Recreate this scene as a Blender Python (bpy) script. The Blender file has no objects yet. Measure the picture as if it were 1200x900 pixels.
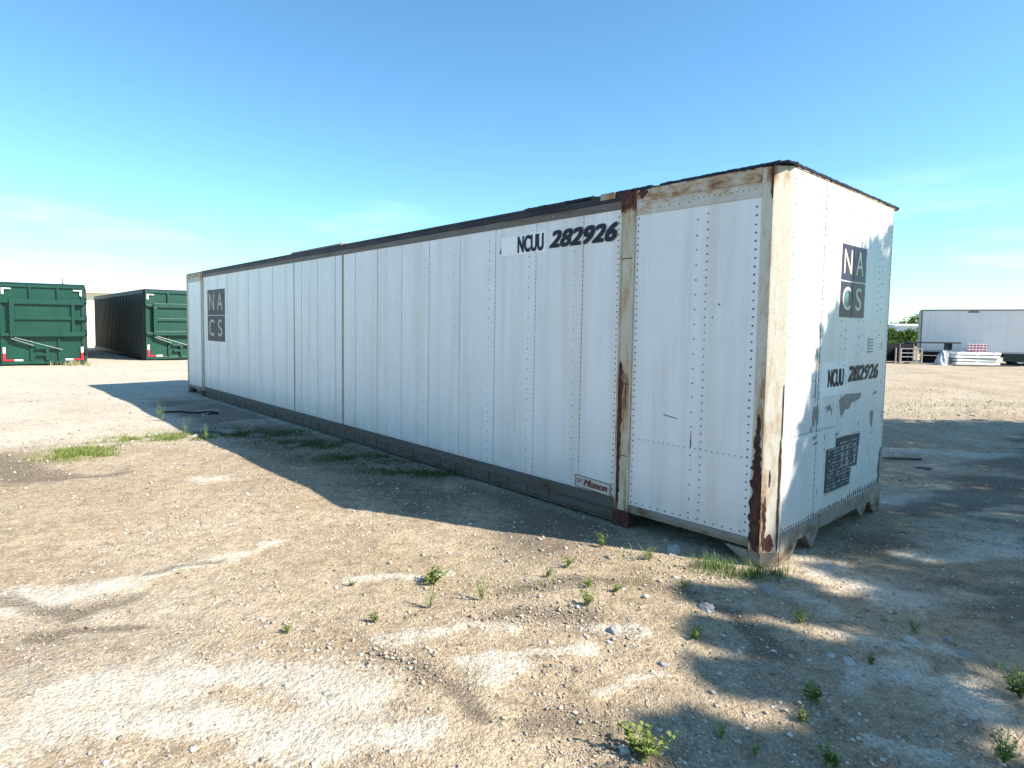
import bpy, math, random
import numpy as np
from mathutils import Vector, Matrix

scene = bpy.context.scene
C = scene.collection
R = math.radians

# ------------------------------------------------------------------ camera
cd = bpy.data.cameras.new('camera')
cam = bpy.data.objects.new('camera', cd); C.objects.link(cam)
cam.matrix_world = (Matrix.Translation((0, 0, 1.7697)) @ Matrix.Rotation(math.pi/2-0.060573, 4, 'X')
                    @ Matrix.Rotation(0.012214, 4, 'Z'))
cd.sensor_width = 36; cd.lens = 714.562/1200*36
cd.shift_x = 37.55/1200; cd.shift_y = -25.98/1200
cd.clip_start = 0.05; cd.clip_end = 3000
scene.camera = cam

# ------------------------------------------------------------------ light
SUN_H = Vector((0.92776, -0.37317, 0)); SUN_EL = R(38.65)
to_sun = Vector((SUN_H.x*math.cos(SUN_EL), SUN_H.y*math.cos(SUN_EL), math.sin(SUN_EL)))
sd = bpy.data.lights.new('sun', 'SUN'); sun = bpy.data.objects.new('sun', sd); C.objects.link(sun)
sd.energy = 5.0; sd.angle = R(0.55); sd.color = (1.0, 0.92, 0.80)
sun.rotation_euler = to_sun.to_track_quat('Z', 'Y').to_euler()

w = bpy.data.worlds.new('World'); scene.world = w; w.use_nodes = True
nt = w.node_tree; nt.nodes.clear()
def N(t, typ, **k):
    n = t.nodes.new(typ)
    for a, b in k.items(): setattr(n, a, b)
    return n
out = N(nt, 'ShaderNodeOutputWorld'); bg = N(nt, 'ShaderNodeBackground')
sky = N(nt, 'ShaderNodeTexSky', sky_type='NISHITA'); sky.sun_disc = False
sky.sun_elevation = SUN_EL; sky.sun_rotation = math.atan2(SUN_H.x, SUN_H.y)
sky.air_density = 1.0; sky.dust_density = 0.25; sky.ozone_density = 1.5; sky.altitude = 10
hs = N(nt, 'ShaderNodeHueSaturation'); hs.inputs['Saturation'].default_value = 1.03
tint = N(nt, 'ShaderNodeMixRGB', blend_type='MULTIPLY'); tint.inputs[0].default_value = 1; tint.inputs[2].default_value = (.775, 1.115, 1.22, 1)
nt.links.new(sky.outputs[0], tint.inputs[1]); nt.links.new(tint.outputs[0], hs.inputs['Color'])
tc = N(nt, 'ShaderNodeTexCoord'); mp = N(nt, 'ShaderNodeMapping'); mp.inputs['Scale'].default_value = (2.2, 2.2, 13)
nz = N(nt, 'ShaderNodeTexNoise'); nz.inputs['Scale'].default_value = 1.3; nz.inputs['Detail'].default_value = 7; nz.inputs['Roughness'].default_value = .55
cr = N(nt, 'ShaderNodeValToRGB'); cr.color_ramp.elements[0].position = .52; cr.color_ramp.elements[1].position = .80
sx = N(nt, 'ShaderNodeSeparateXYZ'); band = N(nt, 'ShaderNodeValToRGB')
be = band.color_ramp.elements
while len(be) < 4: be.new(.5)
for e_, (p_, v_) in zip(be, [(0.0, .45), (.08, .5), (.16, .25), (.24, 0)]): e_.position = p_; e_.color = (v_, v_, v_, 1)
mu = N(nt, 'ShaderNodeMath', operation='MULTIPLY'); mix = N(nt, 'ShaderNodeMixRGB')
nt.links.new(tc.outputs['Generated'], mp.inputs[0]); nt.links.new(mp.outputs[0], nz.inputs['Vector'])
nt.links.new(nz.outputs[0], cr.inputs[0]); nt.links.new(tc.outputs['Generated'], sx.inputs[0])
nt.links.new(sx.outputs['Z'], band.inputs[0]); nt.links.new(cr.outputs[0], mu.inputs[0]); nt.links.new(band.outputs[0], mu.inputs[1])
nt.links.new(mu.outputs[0], mix.inputs[0]); nt.links.new(hs.outputs[0], mix.inputs[1]); mix.inputs[2].default_value = (9, 9.8, 10.4, 1)
nt.links.new(mix.outputs[0], bg.inputs[0]); bg.inputs[1].default_value = 0.096
nt.links.new(bg.outputs[0], out.inputs[0])
scene.view_settings.view_transform = 'Standard'; scene.view_settings.look = 'None'
scene.view_settings.gamma = 1; scene.view_settings.exposure = 1.12

# ------------------------------------------------------------------ helpers
rnd = random.Random(5); rng = np.random.default_rng(7)
def tag(o, label=None, cat=None, group=None, kind=None):
    if label: o['label'] = label
    if cat: o['category'] = cat
    if group: o['group'] = group
    if kind: o['kind'] = kind
    return o
def empty(name, loc, rz=0, parent=None):
    o = bpy.data.objects.new(name, None); C.objects.link(o); o.location = loc; o.rotation_euler = (0, 0, rz)
    if parent: o.parent = parent
    return o
class MB:
    def __init__(s): s.v = []; s.f = []; s.m = []
    def face(s, pts, m=0):
        i = len(s.v); s.v += [tuple(p) for p in pts]; s.f.append(tuple(range(i, i+len(pts)))); s.m.append(m)
    def box(s, x0, x1, y0, y1, z0, z1, m=0):
        if x0 > x1: x0, x1 = x1, x0
        if y0 > y1: y0, y1 = y1, y0
        i = len(s.v)
        s.v += [(x, y, z) for z in (z0, z1) for (x, y) in ((x0, y0), (x1, y0), (x1, y1), (x0, y1))]
        for q in ((3, 2, 1, 0), (4, 5, 6, 7), (0, 1, 5, 4), (1, 2, 6, 5), (2, 3, 7, 6), (3, 0, 4, 7)):
            s.f.append(tuple(i+k for k in q)); s.m.append(m)
    def prism(s, poly, fn, d0, d1, m=0):
        """poly 2-D, fn(a,b,d)->xyz, from depth d0 to d1"""
        n = len(poly); i = len(s.v)
        s.v += [fn(a, b, d0) for a, b in poly]+[fn(a, b, d1) for a, b in poly]
        s.f.append(tuple(i+k for k in range(n))[::-1]); s.f.append(tuple(i+n+k for k in range(n))); s.m += [m, m]
        for k in range(n):
            j = (k+1) % n; s.f.append((i+k, i+j, i+n+j, i+n+k)); s.m.append(m)
    def tube(s, pts, r, n=8, m=0, r1=None):
        pts = [Vector(p) for p in pts]; i0 = len(s.v); K = len(pts)
        for k, p in enumerate(pts):
            d = (pts[min(k+1, K-1)]-pts[max(k-1, 0)]).normalized()
            a = d.cross(Vector((0, 0, 1)))
            if a.length < .05: a = d.cross(Vector((1, 0, 0)))
            a.normalize(); b = d.cross(a)
            rr = r if r1 is None else r+(r1-r)*k/(K-1)
            for j in range(n):
                t = 2*math.pi*j/n; s.v.append(tuple(p+(a*math.cos(t)+b*math.sin(t))*rr))
        for k in range(K-1):
            for j in range(n):
                s.f.append((i0+k*n+j, i0+k*n+(j+1) % n, i0+(k+1)*n+(j+1) % n, i0+(k+1)*n+j)); s.m.append(m)
        s.f.append(tuple(i0+j for j in range(n))[::-1]); s.f.append(tuple(i0+(K-1)*n+j for j in range(n))); s.m += [m, m]
    def rivet(s, c, ax, r=.007, h=.004, m=1, n=6):
        """domed rivet head; ax 'y-' on the long side, 'x+' on the end"""
        i = len(s.v)
        for rr, hh in ((r, 0), (r*.6, h)):
            for j in range(n):
                t = 2*math.pi*j/n; a, b = rr*math.cos(t), rr*math.sin(t)
                s.v.append((c[0]+a, c[1]-hh, c[2]+b) if ax == 'y-' else (c[0]+hh, c[1]+a, c[2]+b))
        for j in range(n):
            k = (j+1) % n; s.f.append((i+j, i+k, i+n+k, i+n+j)); s.m.append(m)
        s.f.append(tuple(i+n+j for j in range(n))); s.m.append(m)
    def build(s, name, mats, parent=None, smooth=False, bevel=0, fixn=True):
        me = bpy.data.meshes.new(name); me.from_pydata(s.v, [], s.f)
        if not isinstance(mats, (list, tuple)): mats = [mats]
        for m in mats: me.materials.append(m)
        me.polygons.foreach_set('material_index', np.array(s.m, dtype=np.int32))
        if smooth: me.polygons.foreach_set('use_smooth', np.ones(len(s.f), bool))
        me.update()
        o = bpy.data.objects.new(name, me); C.objects.link(o)
        if parent: o.parent = parent
        if bevel:
            b = o.modifiers.new('bevel', 'BEVEL'); b.width = bevel; b.segments = 2; b.limit_method = 'ANGLE'
        return o
def npmesh(name, V, F, mat, parent=None, col=None, smooth=False):
    me = bpy.data.meshes.new(name); k = F.shape[1]
    me.vertices.add(len(V)); me.vertices.foreach_set('co', V.astype(np.float32).ravel())
    me.loops.add(F.size); me.loops.foreach_set('vertex_index', F.astype(np.int32).ravel())
    me.polygons.add(len(F)); me.polygons.foreach_set('loop_start', np.arange(0, F.size, k, dtype=np.int32))
    me.polygons.foreach_set('loop_total', np.full(len(F), k, dtype=np.int32))
    if smooth: me.polygons.foreach_set('use_smooth', np.ones(len(F), bool))
    me.update(calc_edges=True)
    if col is not None:
        a = me.color_attributes.new('col', 'FLOAT_COLOR', 'POINT')
        a.data.foreach_set('color', np.c_[col, np.ones(len(V))].astype(np.float32).ravel())
    me.materials.append(mat)
    o = bpy.data.objects.new(name, me); C.objects.link(o)
    if parent: o.parent = parent
    return o

# materials -------------------------------------------------------------
def ramp(t, stops):
    n = t.nodes.new('ShaderNodeValToRGB'); e = n.color_ramp.elements
    while len(e) < len(stops): e.new(.5)
    for el, (p, c) in zip(e, sorted(stops, key=lambda q: q[0])):
        el.position = p; el.color = (c, c, c, 1) if isinstance(c, (int, float)) else (*c, 1)
    return n
def newmat(name):
    m = bpy.data.materials.new(name); m.use_nodes = True; t = m.node_tree
    return m, t, t.nodes['Principled BSDF']
def noise(t, scale, detail=5, rough=.6, mapscale=None, coord='Object'):
    tcn = t.nodes.new('ShaderNodeTexCoord'); n = t.nodes.new('ShaderNodeTexNoise')
    n.inputs['Scale'].default_value = scale; n.inputs['Detail'].default_value = detail; n.inputs['Roughness'].default_value = rough
    if mapscale:
        q = t.nodes.new('ShaderNodeMapping'); q.inputs['Scale'].default_value = mapscale
        t.links.new(tcn.outputs[coord], q.inputs[0]); t.links.new(q.outputs[0], n.inputs['Vector'])
    else: t.links.new(tcn.outputs[coord], n.inputs['Vector'])
    return n
def mixc(t, fac, a, b, mode='MIX'):
    n = t.nodes.new('ShaderNodeMixRGB'); n.blend_type = mode
    for sock, v in zip(n.inputs, (fac, a, b)):
        if hasattr(v, 'links'): t.links.new(v, sock)
        elif isinstance(v, (tuple, list)): sock.default_value = (*v, 1)
        else: sock.default_value = v
    return n.outputs[0]
def mth(t, op, a, b=None):
    n = t.nodes.new('ShaderNodeMath'); n.operation = op
    for sock, v in zip(n.inputs, (a, b)):
        if v is None: continue
        if hasattr(v, 'links'): t.links.new(v, sock)
        else: sock.default_value = v
    return n.outputs[0]
def bump(t, b, h, strength=.3, dist=.01):
    n = t.nodes.new('ShaderNodeBump'); n.inputs['Strength'].default_value = strength; n.inputs['Distance'].default_value = dist
    t.links.new(h, n.inputs['Height']); t.links.new(n.outputs[0], b.inputs['Normal'])
def simple(name, col, rough=.6, metal=0, var=.15, scale=6, bmp=0.0, spec=None):
    m, t, b = newmat(name)
    n = noise(t, scale, 6, .65); r = ramp(t, [(.3, tuple(c*(1-var) for c in col)), (.7, tuple(min(1, c*(1+var)) for c in col))])
    t.links.new(n.outputs[0], r.inputs[0]); t.links.new(r.outputs[0], b.inputs['Base Color'])
    b.inputs['Roughness'].default_value = rough; b.inputs['Metallic'].default_value = metal
    if spec is not None or max(col) < .1: b.inputs['Specular IOR Level'].default_value = spec if spec is not None else .18
    if bmp: bump(t, b, n.outputs[0], .5, bmp)
    return m
def white_panel(name, base, stain, rough=.38, streak=.55, speck=.0):
    m, t, b = newmat(name)
    n1 = noise(t, 1, 5, .6, (5.0, 5.0, .22)); r1 = ramp(t, [(.47, 0), (.72, streak*1.25)]); t.links.new(n1.outputs[0], r1.inputs[0])
    n2 = noise(t, 1, 6, .7, (22, 22, .8)); r2 = ramp(t, [(.52, 0), (.8, .30)]); t.links.new(n2.outputs[0], r2.inputs[0])
    n3 = noise(t, 2.3, 7, .6); r3 = ramp(t, [(.35, tuple(c*.93 for c in base)), (.7, base)]); t.links.new(n3.outputs[0], r3.inputs[0])
    c = mixc(t, r1.outputs[0], r3.outputs[0], stain)
    c = mixc(t, r2.outputs[0], c, tuple(q*.72 for q in stain))
    # dirt splashed along the foot of the sheet
    g = t.nodes.new('ShaderNodeTexCoord'); s = t.nodes.new('ShaderNodeSeparateXYZ'); t.links.new(g.outputs['Object'], s.inputs[0])
    z = ramp(t, [(.18, .9), (.55, .15), (.95, 0)]); t.links.new(s.outputs['Z'], z.inputs[0])
    n4 = noise(t, 9, 8, .7); d = mth(t, 'MULTIPLY', z.outputs[0], n4.outputs[0])
    d = mth(t, 'MULTIPLY', d, .8)
    c = mixc(t, d, c, (.36, .32, .27))
    # scattered horizontal rub marks
    n5 = noise(t, 1, 4, .6, (1.6, 1.6, 60)); r5 = ramp(t, [(.66, 0), (.74, .22)]); t.links.new(n5.outputs[0], r5.inputs[0])
    c = mixc(t, r5.outputs[0], c, (.42, .42, .44))
    t.links.new(c, b.inputs['Base Color']); b.inputs['Roughness'].default_value = rough
    n6 = noise(t, 2.5, 3, .5); bump(t, b, n6.outputs[0], .25, .02)
    return m
def rusty(name, zst, base=(.56, .505, .41), tan=(.42, .28, .15), dark=(.10, .022, .012), rough=.65, zmax=3.0, sc=(9, 9, 2.4), axis=None):
    """painted steel whose rust grows where the stops over height say"""
    m, t, b = newmat(name)
    g = t.nodes.new('ShaderNodeTexCoord'); s = t.nodes.new('ShaderNodeSeparateXYZ'); t.links.new(g.outputs['Object'], s.inputs[0])
    z = ramp(t, [(a/zmax, v) for a, v in zst]); zz = mth(t, 'DIVIDE', s.outputs['Z'], zmax); t.links.new(zz, z.inputs[0])
    n = noise(t, 1, 9, .68, sc); v = mth(t, 'ADD', mth(t, 'MULTIPLY', n.outputs[0], 1.3), z.outputs[0]); v = mth(t, 'SUBTRACT', v, .385)
    if axis is not None:      # keep the rust near one seam (x of the seam, width)
        dx = mth(t, 'ABSOLUTE', mth(t, 'SUBTRACT', s.outputs['X'], axis[0])); k = mth(t, 'MULTIPLY', dx, -1.0/axis[1]); k = mth(t, 'ADD', k, .28)
        k = mth(t, 'MULTIPLY', k, z.outputs[0]); v = mth(t, 'ADD', v, k)
    r = ramp(t, [(.36, base), (.50, tuple((a+c)/2 for a, c in zip(base, tan))), (.58, tan), (.68, tuple((a*2+c)/3 for a, c in zip(dark, tan))), (.78, dark)])
    t.links.new(v, r.inputs[0])
    n2 = noise(t, 40, 6, .7); r2 = ramp(t, [(.3, .8), (.7, 1.0)]); t.links.new(n2.outputs[0], r2.inputs[0])
    c = mixc(t, 1.0, r.outputs[0], r2.outputs[0], 'MULTIPLY'); t.links.new(c, b.inputs['Base Color'])
    b.inputs['Roughness'].default_value = rough; bump(t, b, v, .6, .004)
    return m
M = {}
M['panel'] = white_panel('white_sheet', (.74, .74, .765), (.58, .54, .48))
M['endpanel'] = white_panel('white_end_sheet', (.70, .70, .71), (.54, .52, .47), streak=.35)
M['patch'] = simple('white_patch', (.80, .80, .80), .45, 0, .03)
M['rivet'] = simple('rivet_head', (.12, .12, .14), .55, .2, .3, 30)
M['rivet_l'] = simple('pale_rivet_head', (.30, .30, .33), .5, .2, .3, 30)
M['scrape'] = simple('bare_scrape', (.24, .23, .22), .6, .3, .45, 25)
M['scrape_t'] = simple('tan_scrape', (.42, .37, .29), .7, 0, .35, 18)
M['rail'] = rusty('bottom_rail_paint', [(0, .28), (.1, .2), (.25, .12)], (.10, .09, .085), (.10, .07, .05), (.03, .02, .016), .7, sc=(2.5, 9, 9))
M['railw'] = rusty('pale_rail_paint', [(0, .30), (.12, .22), (.26, .10)], (.25, .23, .21), (.18, .13, .09), (.07, .03, .02), .7, sc=(5, 5, 9))
M['toprail'] = rusty('top_rail_paint', [(0, .2), (3, .2)], (.15, .125, .11), (.11, .08, .06), (.04, .025, .02), .6, sc=(1.5, 9, 12))
M['topdark'] = simple('dark_roof_edge', (.018, .022, .036), .5, .2, .5, 5)
M['post'] = rusty('side_post_paint', [(0, .42), (.12, .38), (.25, .16), (.9, .28), (1.35, .27), (1.6, .15), (2.25, .15), (2.4, .2), (2.75, .2), (2.80, .5), (3, .55)], sc=(16, 16, 3.0))
M['cornerpost'] = rusty('corner_post_paint', [(0, .52), (.3, .34), (.6, .25), (1.2, .19), (1.6, .13), (2.4, .07), (2.75, .1), (2.85, .3), (3, .35)], (.60, .55, .455), axis=(-.105, .09), sc=(12, 12, 3.2))
M['farpost'] = rusty('far_post_paint', [(0, .3), (.3, .16), (2.6, .12), (2.8, .3), (3, .4)], sc=(16, 16, 3))
M['header'] = rusty('header_paint', [(0, .18), (2.72, .10), (2.80, .14), (2.86, .24), (2.95, .36), (3, .40)], (.56, .53, .48), sc=(5, 5, 10))
M['rust'] = rusty('heavy_rust', [(0, .34), (3, .34)], (.13, .05, .028), (.075, .022, .014), (.026, .007, .006), .85, sc=(20, 20, 12))
M['void'] = simple('dark_underside', (.03, .028, .027), .9)
M['logo_l'] = simple('faded_logo_panel', (.062, .06, .075), .5, 0, .12, 4)
M['logo_d'] = simple('purple_logo_panel', (.035, .024, .055), .4, 0, .12, 5)
M['cream'] = simple('cream_lettering', (.72, .66, .48), .5, 0, .06)
M['cream_d'] = simple('faded_cream_lettering', (.42, .39, .32), .5, 0, .1)
M['teal'] = simple('teal_fill', (.05, .16, .17), .4)
M['black'] = simple('black_lettering', (.018, .020, .035), .45, 0, .2, 14)
M['plate_tan'] = simple('maker_plate_tan', (.50, .45, .40), .5, 0, .15, 18)
M['plate_red'] = simple('maker_plate_maroon', (.16, .045, .045), .5, 0, .2, 12)
M['placard'] = simple('dark_placard', (.055, .065, .075), .5, 0, .6, 16)
M['placard_t'] = simple('placard_print', (.30, .31, .30), .6, 0, .5, 30)
M['steel'] = simple('bright_steel', (.55, .56, .58), .3, .8, .1)
M['red'] = simple('red_tape', (.45, .015, .03), .45, 0, .1); M['whitetape'] = simple('white_tape', (.82, .82, .84), .45, 0, .05)
M['rubber'] = simple('rubber', (.022, .022, .022), .8, 0, .25)
M['blacksteel'] = simple('black_steel', (.03, .03, .035), .5, .3, .3)
# green steel
def green(name, base, rough):
    m, t, b = newmat(name)
    n = noise(t, 1, 7, .65, (3, 3, .8)); r = ramp(t, [(.3, tuple(c*.7 for c in base)), (.62, base), (.8, tuple(c*1.35 for c in base))]); t.links.new(n.outputs[0], r.inputs[0])
    n2 = noise(t, 1, 6, .7, (12, 12, 1.4)); r2 = ramp(t, [(.58, 0), (.75, .45)]); t.links.new(n2.outputs[0], r2.inputs[0])
    c = mixc(t, r2.outputs[0], r.outputs[0], (.03, .03, .027)); t.links.new(c, b.inputs['Base Color'])
    b.inputs['Roughness'].default_value = rough; return m
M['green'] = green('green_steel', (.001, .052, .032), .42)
M['green_shaded'] = green('shaded_green_side', (.005, .017, .014), .5)  # same steel in a darker green: the sides' shade is in the colour

# ------------------------------------------------------------------ ground relief
def vnoise(x, y, s, seed):
    x = np.asarray(x, float)/s; y = np.asarray(y, float)/s
    xi = np.floor(x).astype(np.int64); yi = np.floor(y).astype(np.int64); fx = x-xi; fy = y-yi
    fx = fx*fx*(3-2*fx); fy = fy*fy*(3-2*fy)
    def h(a, b):
        n = (a*374761393+b*668265263+seed*1274126177) & 0xffffffff
        n = ((n ^ (n >> 13))*1274126177) & 0xffffffff
        return ((n ^ (n >> 16)) & 0xffff)/65535.
    return (h(xi, yi)*(1-fx)+h(xi+1, yi)*fx)*(1-fy)+(h(xi, yi+1)*(1-fx)+h(xi+1, yi+1)*fx)*fy
def fbm(x, y, s, seed, o=4):
    r = 0; a = 1; tot = 0
    for k in range(o): r = r+a*vnoise(x, y, s/2**k, seed+k*17); tot += a; a *= .55
    return r/tot
ORG = np.array([2.15392, 4.38308]); YAW = 0.856935
UX = np.array([math.cos(YAW), -math.sin(YAW)]); VY = np.array([math.sin(YAW), math.cos(YAW)])
LEN, WID, HT = 14.6447, 2.5289, 2.955
def loc2w(s, v): return ORG-UX*s+VY*v
def stroke(x, y, L, wob=.5):
    m = np.zeros_like(x)
    k = .35+1.3*fbm(x, y, .16, 91, 4)
    x, y = x+(fbm(x, y, .35, 301, 4)-.5)*.30, y+(fbm(x, y, .30, 302, 4)-.5)*.26
    for pl, r in L:
        d = np.full_like(x, 1e9)
        for (ax, ay), (bx, by) in zip(pl[:-1], pl[1:]):
            dx, dy = bx-ax, by-ay; q = np.clip(((x-ax)*dx+(y-ay)*dy)/(dx*dx+dy*dy+1e-9), 0, 1)
            d = np.minimum(d, np.hypot(x-ax-q*dx, y-ay-q*dy))
        m = np.maximum(m, np.clip(1.15-d/(r*1.7*k), 0, 1))
    return m
WHITE = [([[-0.56, 3.25], [-0.43, 3.34], [-0.14, 3.42], [0.21, 3.47]], 0.059), ([[-0.08, 3.11], [0.14, 3.03], [0.05, 2.92]], 0.053), ([[0.01, 3.11], [0.42, 3.2], [0.62, 3.27]], 0.042), ([[0.73, 3.47], [0.97, 3.43]], 0.045), ([[-0.88, 4.11], [-0.53, 4.17], [-0.21, 4.3]], 0.042), ([[-3.19, 6.7], [-2.86, 6.75]], 0.132), ([[-1.74, 2.81], [-1.45, 2.96], [-1.1, 2.95], [-0.83, 2.9], [-0.52, 2.78]], 0.144), ([[-1.82, 2.51], [-1.41, 2.57], [-0.84, 2.53]], 0.096), ([[-0.91, 2.42], [-0.5, 2.52], [-0.21, 2.55]], 0.08), ([[-2.86, 3.56], [-2.68, 3.73], [-2.43, 3.95], [-2.05, 4.34], [-1.58, 4.81]], 0.056), ([[0.58, 2.83], [0.99, 2.95]], 0.03), ([[-3.04, 3.78], [-2.47, 3.93]], 0.089), ([[2.55, 4.69], [2.66, 4.21], [2.84, 3.94]], 0.135), ([[2.16, 3.04], [2.42, 2.97], [2.38, 2.76]], 0.114), ([[3.3, 4.71], [3.65, 4.64], [4.37, 4.93]], 0.081), ([[1.89, 2.96], [2.32, 3.2]], 0.066), ([[1.73, 2.52], [1.92, 2.42]], 0.057), ([[2.16, 4.06], [2.3, 3.81]], 0.078), ([[-6.81, 8.57], [-6.81, 9.62], [-6.4, 10.5]], 0.181), ([[2.21, 3.48], [2.64, 3.25]], 0.048),
         ([[4.2, 6.2], [5.4, 6.4], [6.5, 6.0]], .18), ([[4.6, 8.6], [6.2, 8.9], [8, 8.4]], .2)]
BROWN = [([[-5.71, 7.18], [-5.06, 6.72]], 0.276), ([[-6.6, 7.6], [-5.6, 7.3]], .4), ([[-3.04, 3.78], [-2.51, 3.57], [-2.24, 3.81]], 0.071), ([[-2.31, 4.14], [-2.18, 4.24], [-1.91, 4.46]], 0.036), ([[0.01, 3.53], [0.32, 3.64], [0.73, 3.6]], 0.073), ([[0.24, 2.66], [0.54, 2.61], [0.72, 2.45]], 0.091), ([[1.35, 3.9], [1.59, 3.67], [1.61, 3.28]], 0.075), ([[-2.43, 3.32], [-2.02, 3.42]], 0.044), ([[-0.58, 3.14], [-0.16, 2.92], [0.01, 2.6]], 0.051), ([[0.23, 4.0], [0.84, 4.16], [1.39, 4.03]], 0.084), ([[-4.79, 6.74], [-4.16, 6.96]], 0.096)]
def uv_of(x, y):
    return -((x-ORG[0])*UX[0]+(y-ORG[1])*UX[1]), (x-ORG[0])*VY[0]+(y-ORG[1])*VY[1]
def height(x, y):
    x = np.asarray(x, float); y = np.asarray(y, float)
    h = (fbm(x, y, 2.4, 3, 3)-.5)*.07+(fbm(x, y, .5, 11, 4)-.5)*.035+(fbm(x, y, .09, 23, 3)-.5)*.012
    ru = np.sin((y*.86-x*.5)*2.1+3*fbm(x, y, 3, 31, 2)); h = h+ru*.008
    far = np.clip((np.hypot(x, y)-9)/20, 0, 1); h = h+far*(fbm(x, y, 5, 41, 4)-.5)*.10
    s, v = uv_of(x, y)
    dd = np.hypot(np.maximum(np.maximum(-s, s-LEN), 0), np.maximum(np.maximum(-v, v-WID), 0))
    k = np.clip(dd/1.2, 0, 1)
    return h*(.25+.75*k)-.012*(1-k)
def hz(x, y): return float(height(np.array([x]), np.array([y]))[0])

def axis(f0, f1, step, lo, hi, g=1.045):
    a = list(np.arange(f0, f1, step)); s = step; p = a[-1]
    while p < hi: s *= g; p += s; a.append(p)
    s = step; p = f0; b = []
    while p > lo: s *= g; p -= s; b.append(p)
    return np.array(b[::-1]+a)
xs = axis(-4.5, 5.0, .028, -700, 700); ys = axis(1.7, 7.5, .028, -300, 1200)
X, Y = np.meshgrid(xs, ys); nx, ny = len(xs), len(ys)
X = X.ravel(); Y = Y.ravel()
wm = stroke(X, Y, WHITE); bm_ = stroke(X, Y, BROWN)
Z = height(X, Y)+np.where(wm > 0, wm*.012*fbm(X, Y, .12, 5, 3), 0)-bm_*.006
idx = np.arange(nx*ny).reshape(ny, nx)
F = np.stack([idx[:-1, :-1], idx[:-1, 1:], idx[1:, 1:], idx[1:, :-1]], -1).reshape(-1, 4)
# soil colour fields: pale caliche far off and in crusts, brown damp dirt, painted shade by the container and over the crust on the right
def sst(a, b, q): q = np.clip((q-a)/(b-a), 0, 1); return q*q*(3-2*q)
s_, v_ = uv_of(X, Y)
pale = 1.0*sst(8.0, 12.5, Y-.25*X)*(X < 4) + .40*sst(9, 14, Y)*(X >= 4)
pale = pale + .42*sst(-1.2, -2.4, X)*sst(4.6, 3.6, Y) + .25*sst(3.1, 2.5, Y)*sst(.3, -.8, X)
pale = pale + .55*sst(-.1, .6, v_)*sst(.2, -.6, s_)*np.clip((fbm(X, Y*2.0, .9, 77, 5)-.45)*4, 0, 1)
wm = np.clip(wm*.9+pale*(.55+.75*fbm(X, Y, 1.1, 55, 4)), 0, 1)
shadezone = .85*sst(-1.9, -1.0, v_)*sst(.1, -.3, v_)*sst(.6, 1.6, s_)*sst(LEN, LEN-3, s_)     # container's shadow deepened in the soil colour
rz = sst(-.1, .8, v_)*sst(.3, -.5, s_)*(Y < 11.5)*2.6*np.clip(fbm(X+.6*fbm(X, Y, 1.3, 7, 2), Y*1.8, .9, 99, 5)-.42, 0, 1)*2.2  # tree shade on the right, mottled and darkened in the soil colour
br = np.clip(rz+bm_*.85+shadezone*2*fbm(X, Y, .6, 66, 4)+.5*np.clip(fbm(X, Y, 1.6, 88, 4)-.56, 0, 1)*4*(Y < 9), 0, 1)  # brown dirt together with both painted shade zones

gm, t, b = newmat('sandy_gravel_ground')
at = t.nodes.new('ShaderNodeAttribute'); at.attribute_name = 'col'
sp = t.nodes.new('ShaderNodeSeparateColor'); t.links.new(at.outputs['Color'], sp.inputs[0])
n1 = noise(t, .7, 8, .62); r1 = ramp(t, [(.30, (.29, .218, .142)), (.5, (.38, .30, .205)), (.72, (.46, .382, .282))]); t.links.new(n1.outputs[0], r1.inputs[0])
n2 = noise(t, 9, 9, .72); r2 = ramp(t, [(.3, .58), (.5, 1.0), (.68, 1.2)]); t.links.new(n2.outputs[0], r2.inputs[0])
base = mixc(t, 1.0, r1.outputs[0], r2.outputs[0], 'MULTIPLY')
n3 = noise(t, 22, 7, .7)
n5 = noise(t, 5.5, 6, .65)
wf = mth(t, 'ADD', sp.outputs[0], mth(t, 'ADD', mth(t, 'MULTIPLY', mth(t, 'SUBTRACT', n3.outputs[0], .5), 1.6), mth(t, 'MULTIPLY', mth(t, 'SUBTRACT', n5.outputs[0], .5), 1.1))); rw = ramp(t, [(.28, 0), (.52, .42), (1.05, .74)]); t.links.new(wf, rw.inputs[0])
n4 = noise(t, 5, 8, .7); rc = ramp(t, [(.3, (.46, .405, .325)), (.7, (.66, .61, .52))]); t.links.new(n4.outputs[0], rc.inputs[0])
c = mixc(t, rw.outputs[0], base, rc.outputs[0])
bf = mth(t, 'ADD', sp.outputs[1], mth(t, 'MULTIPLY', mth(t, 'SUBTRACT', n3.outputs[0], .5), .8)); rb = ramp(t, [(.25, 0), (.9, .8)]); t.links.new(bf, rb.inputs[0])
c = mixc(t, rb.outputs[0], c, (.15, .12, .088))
# grit: small stones of differing tone
vo = t.nodes.new('ShaderNodeTexVoronoi'); vo.inputs['Scale'].default_value = 95; tcn = t.nodes.new('ShaderNodeTexCoord'); t.links.new(tcn.outputs['Object'], vo.inputs['Vector'])
rv = ramp(t, [(0, .25), (.30, .80), (.7, 1.10), (1, 1.6)]); t.links.new(vo.outputs['Color'], rv.inputs[0])
c = mixc(t, .6, c, mixc(t, 1.0, c, rv.outputs[0], 'MULTIPLY'))
vo2 = t.nodes.new('ShaderNodeTexVoronoi'); vo2.inputs['Scale'].default_value = 34; t.links.new(tcn.outputs['Object'], vo2.inputs['Vector'])
rv2 = ramp(t, [(0, .40), (.22, .90), (.8, 1.04), (1, 1.3)]); t.links.new(vo2.outputs['Color'], rv2.inputs[0])
c = mixc(t, .45, c, mixc(t, 1.0, c, rv2.outputs[0], 'MULTIPLY'))
t.links.new(c, b.inputs['Base Color']); b.inputs['Roughness'].default_value = .95; b.inputs['Specular IOR Level'].default_value = .15
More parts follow.
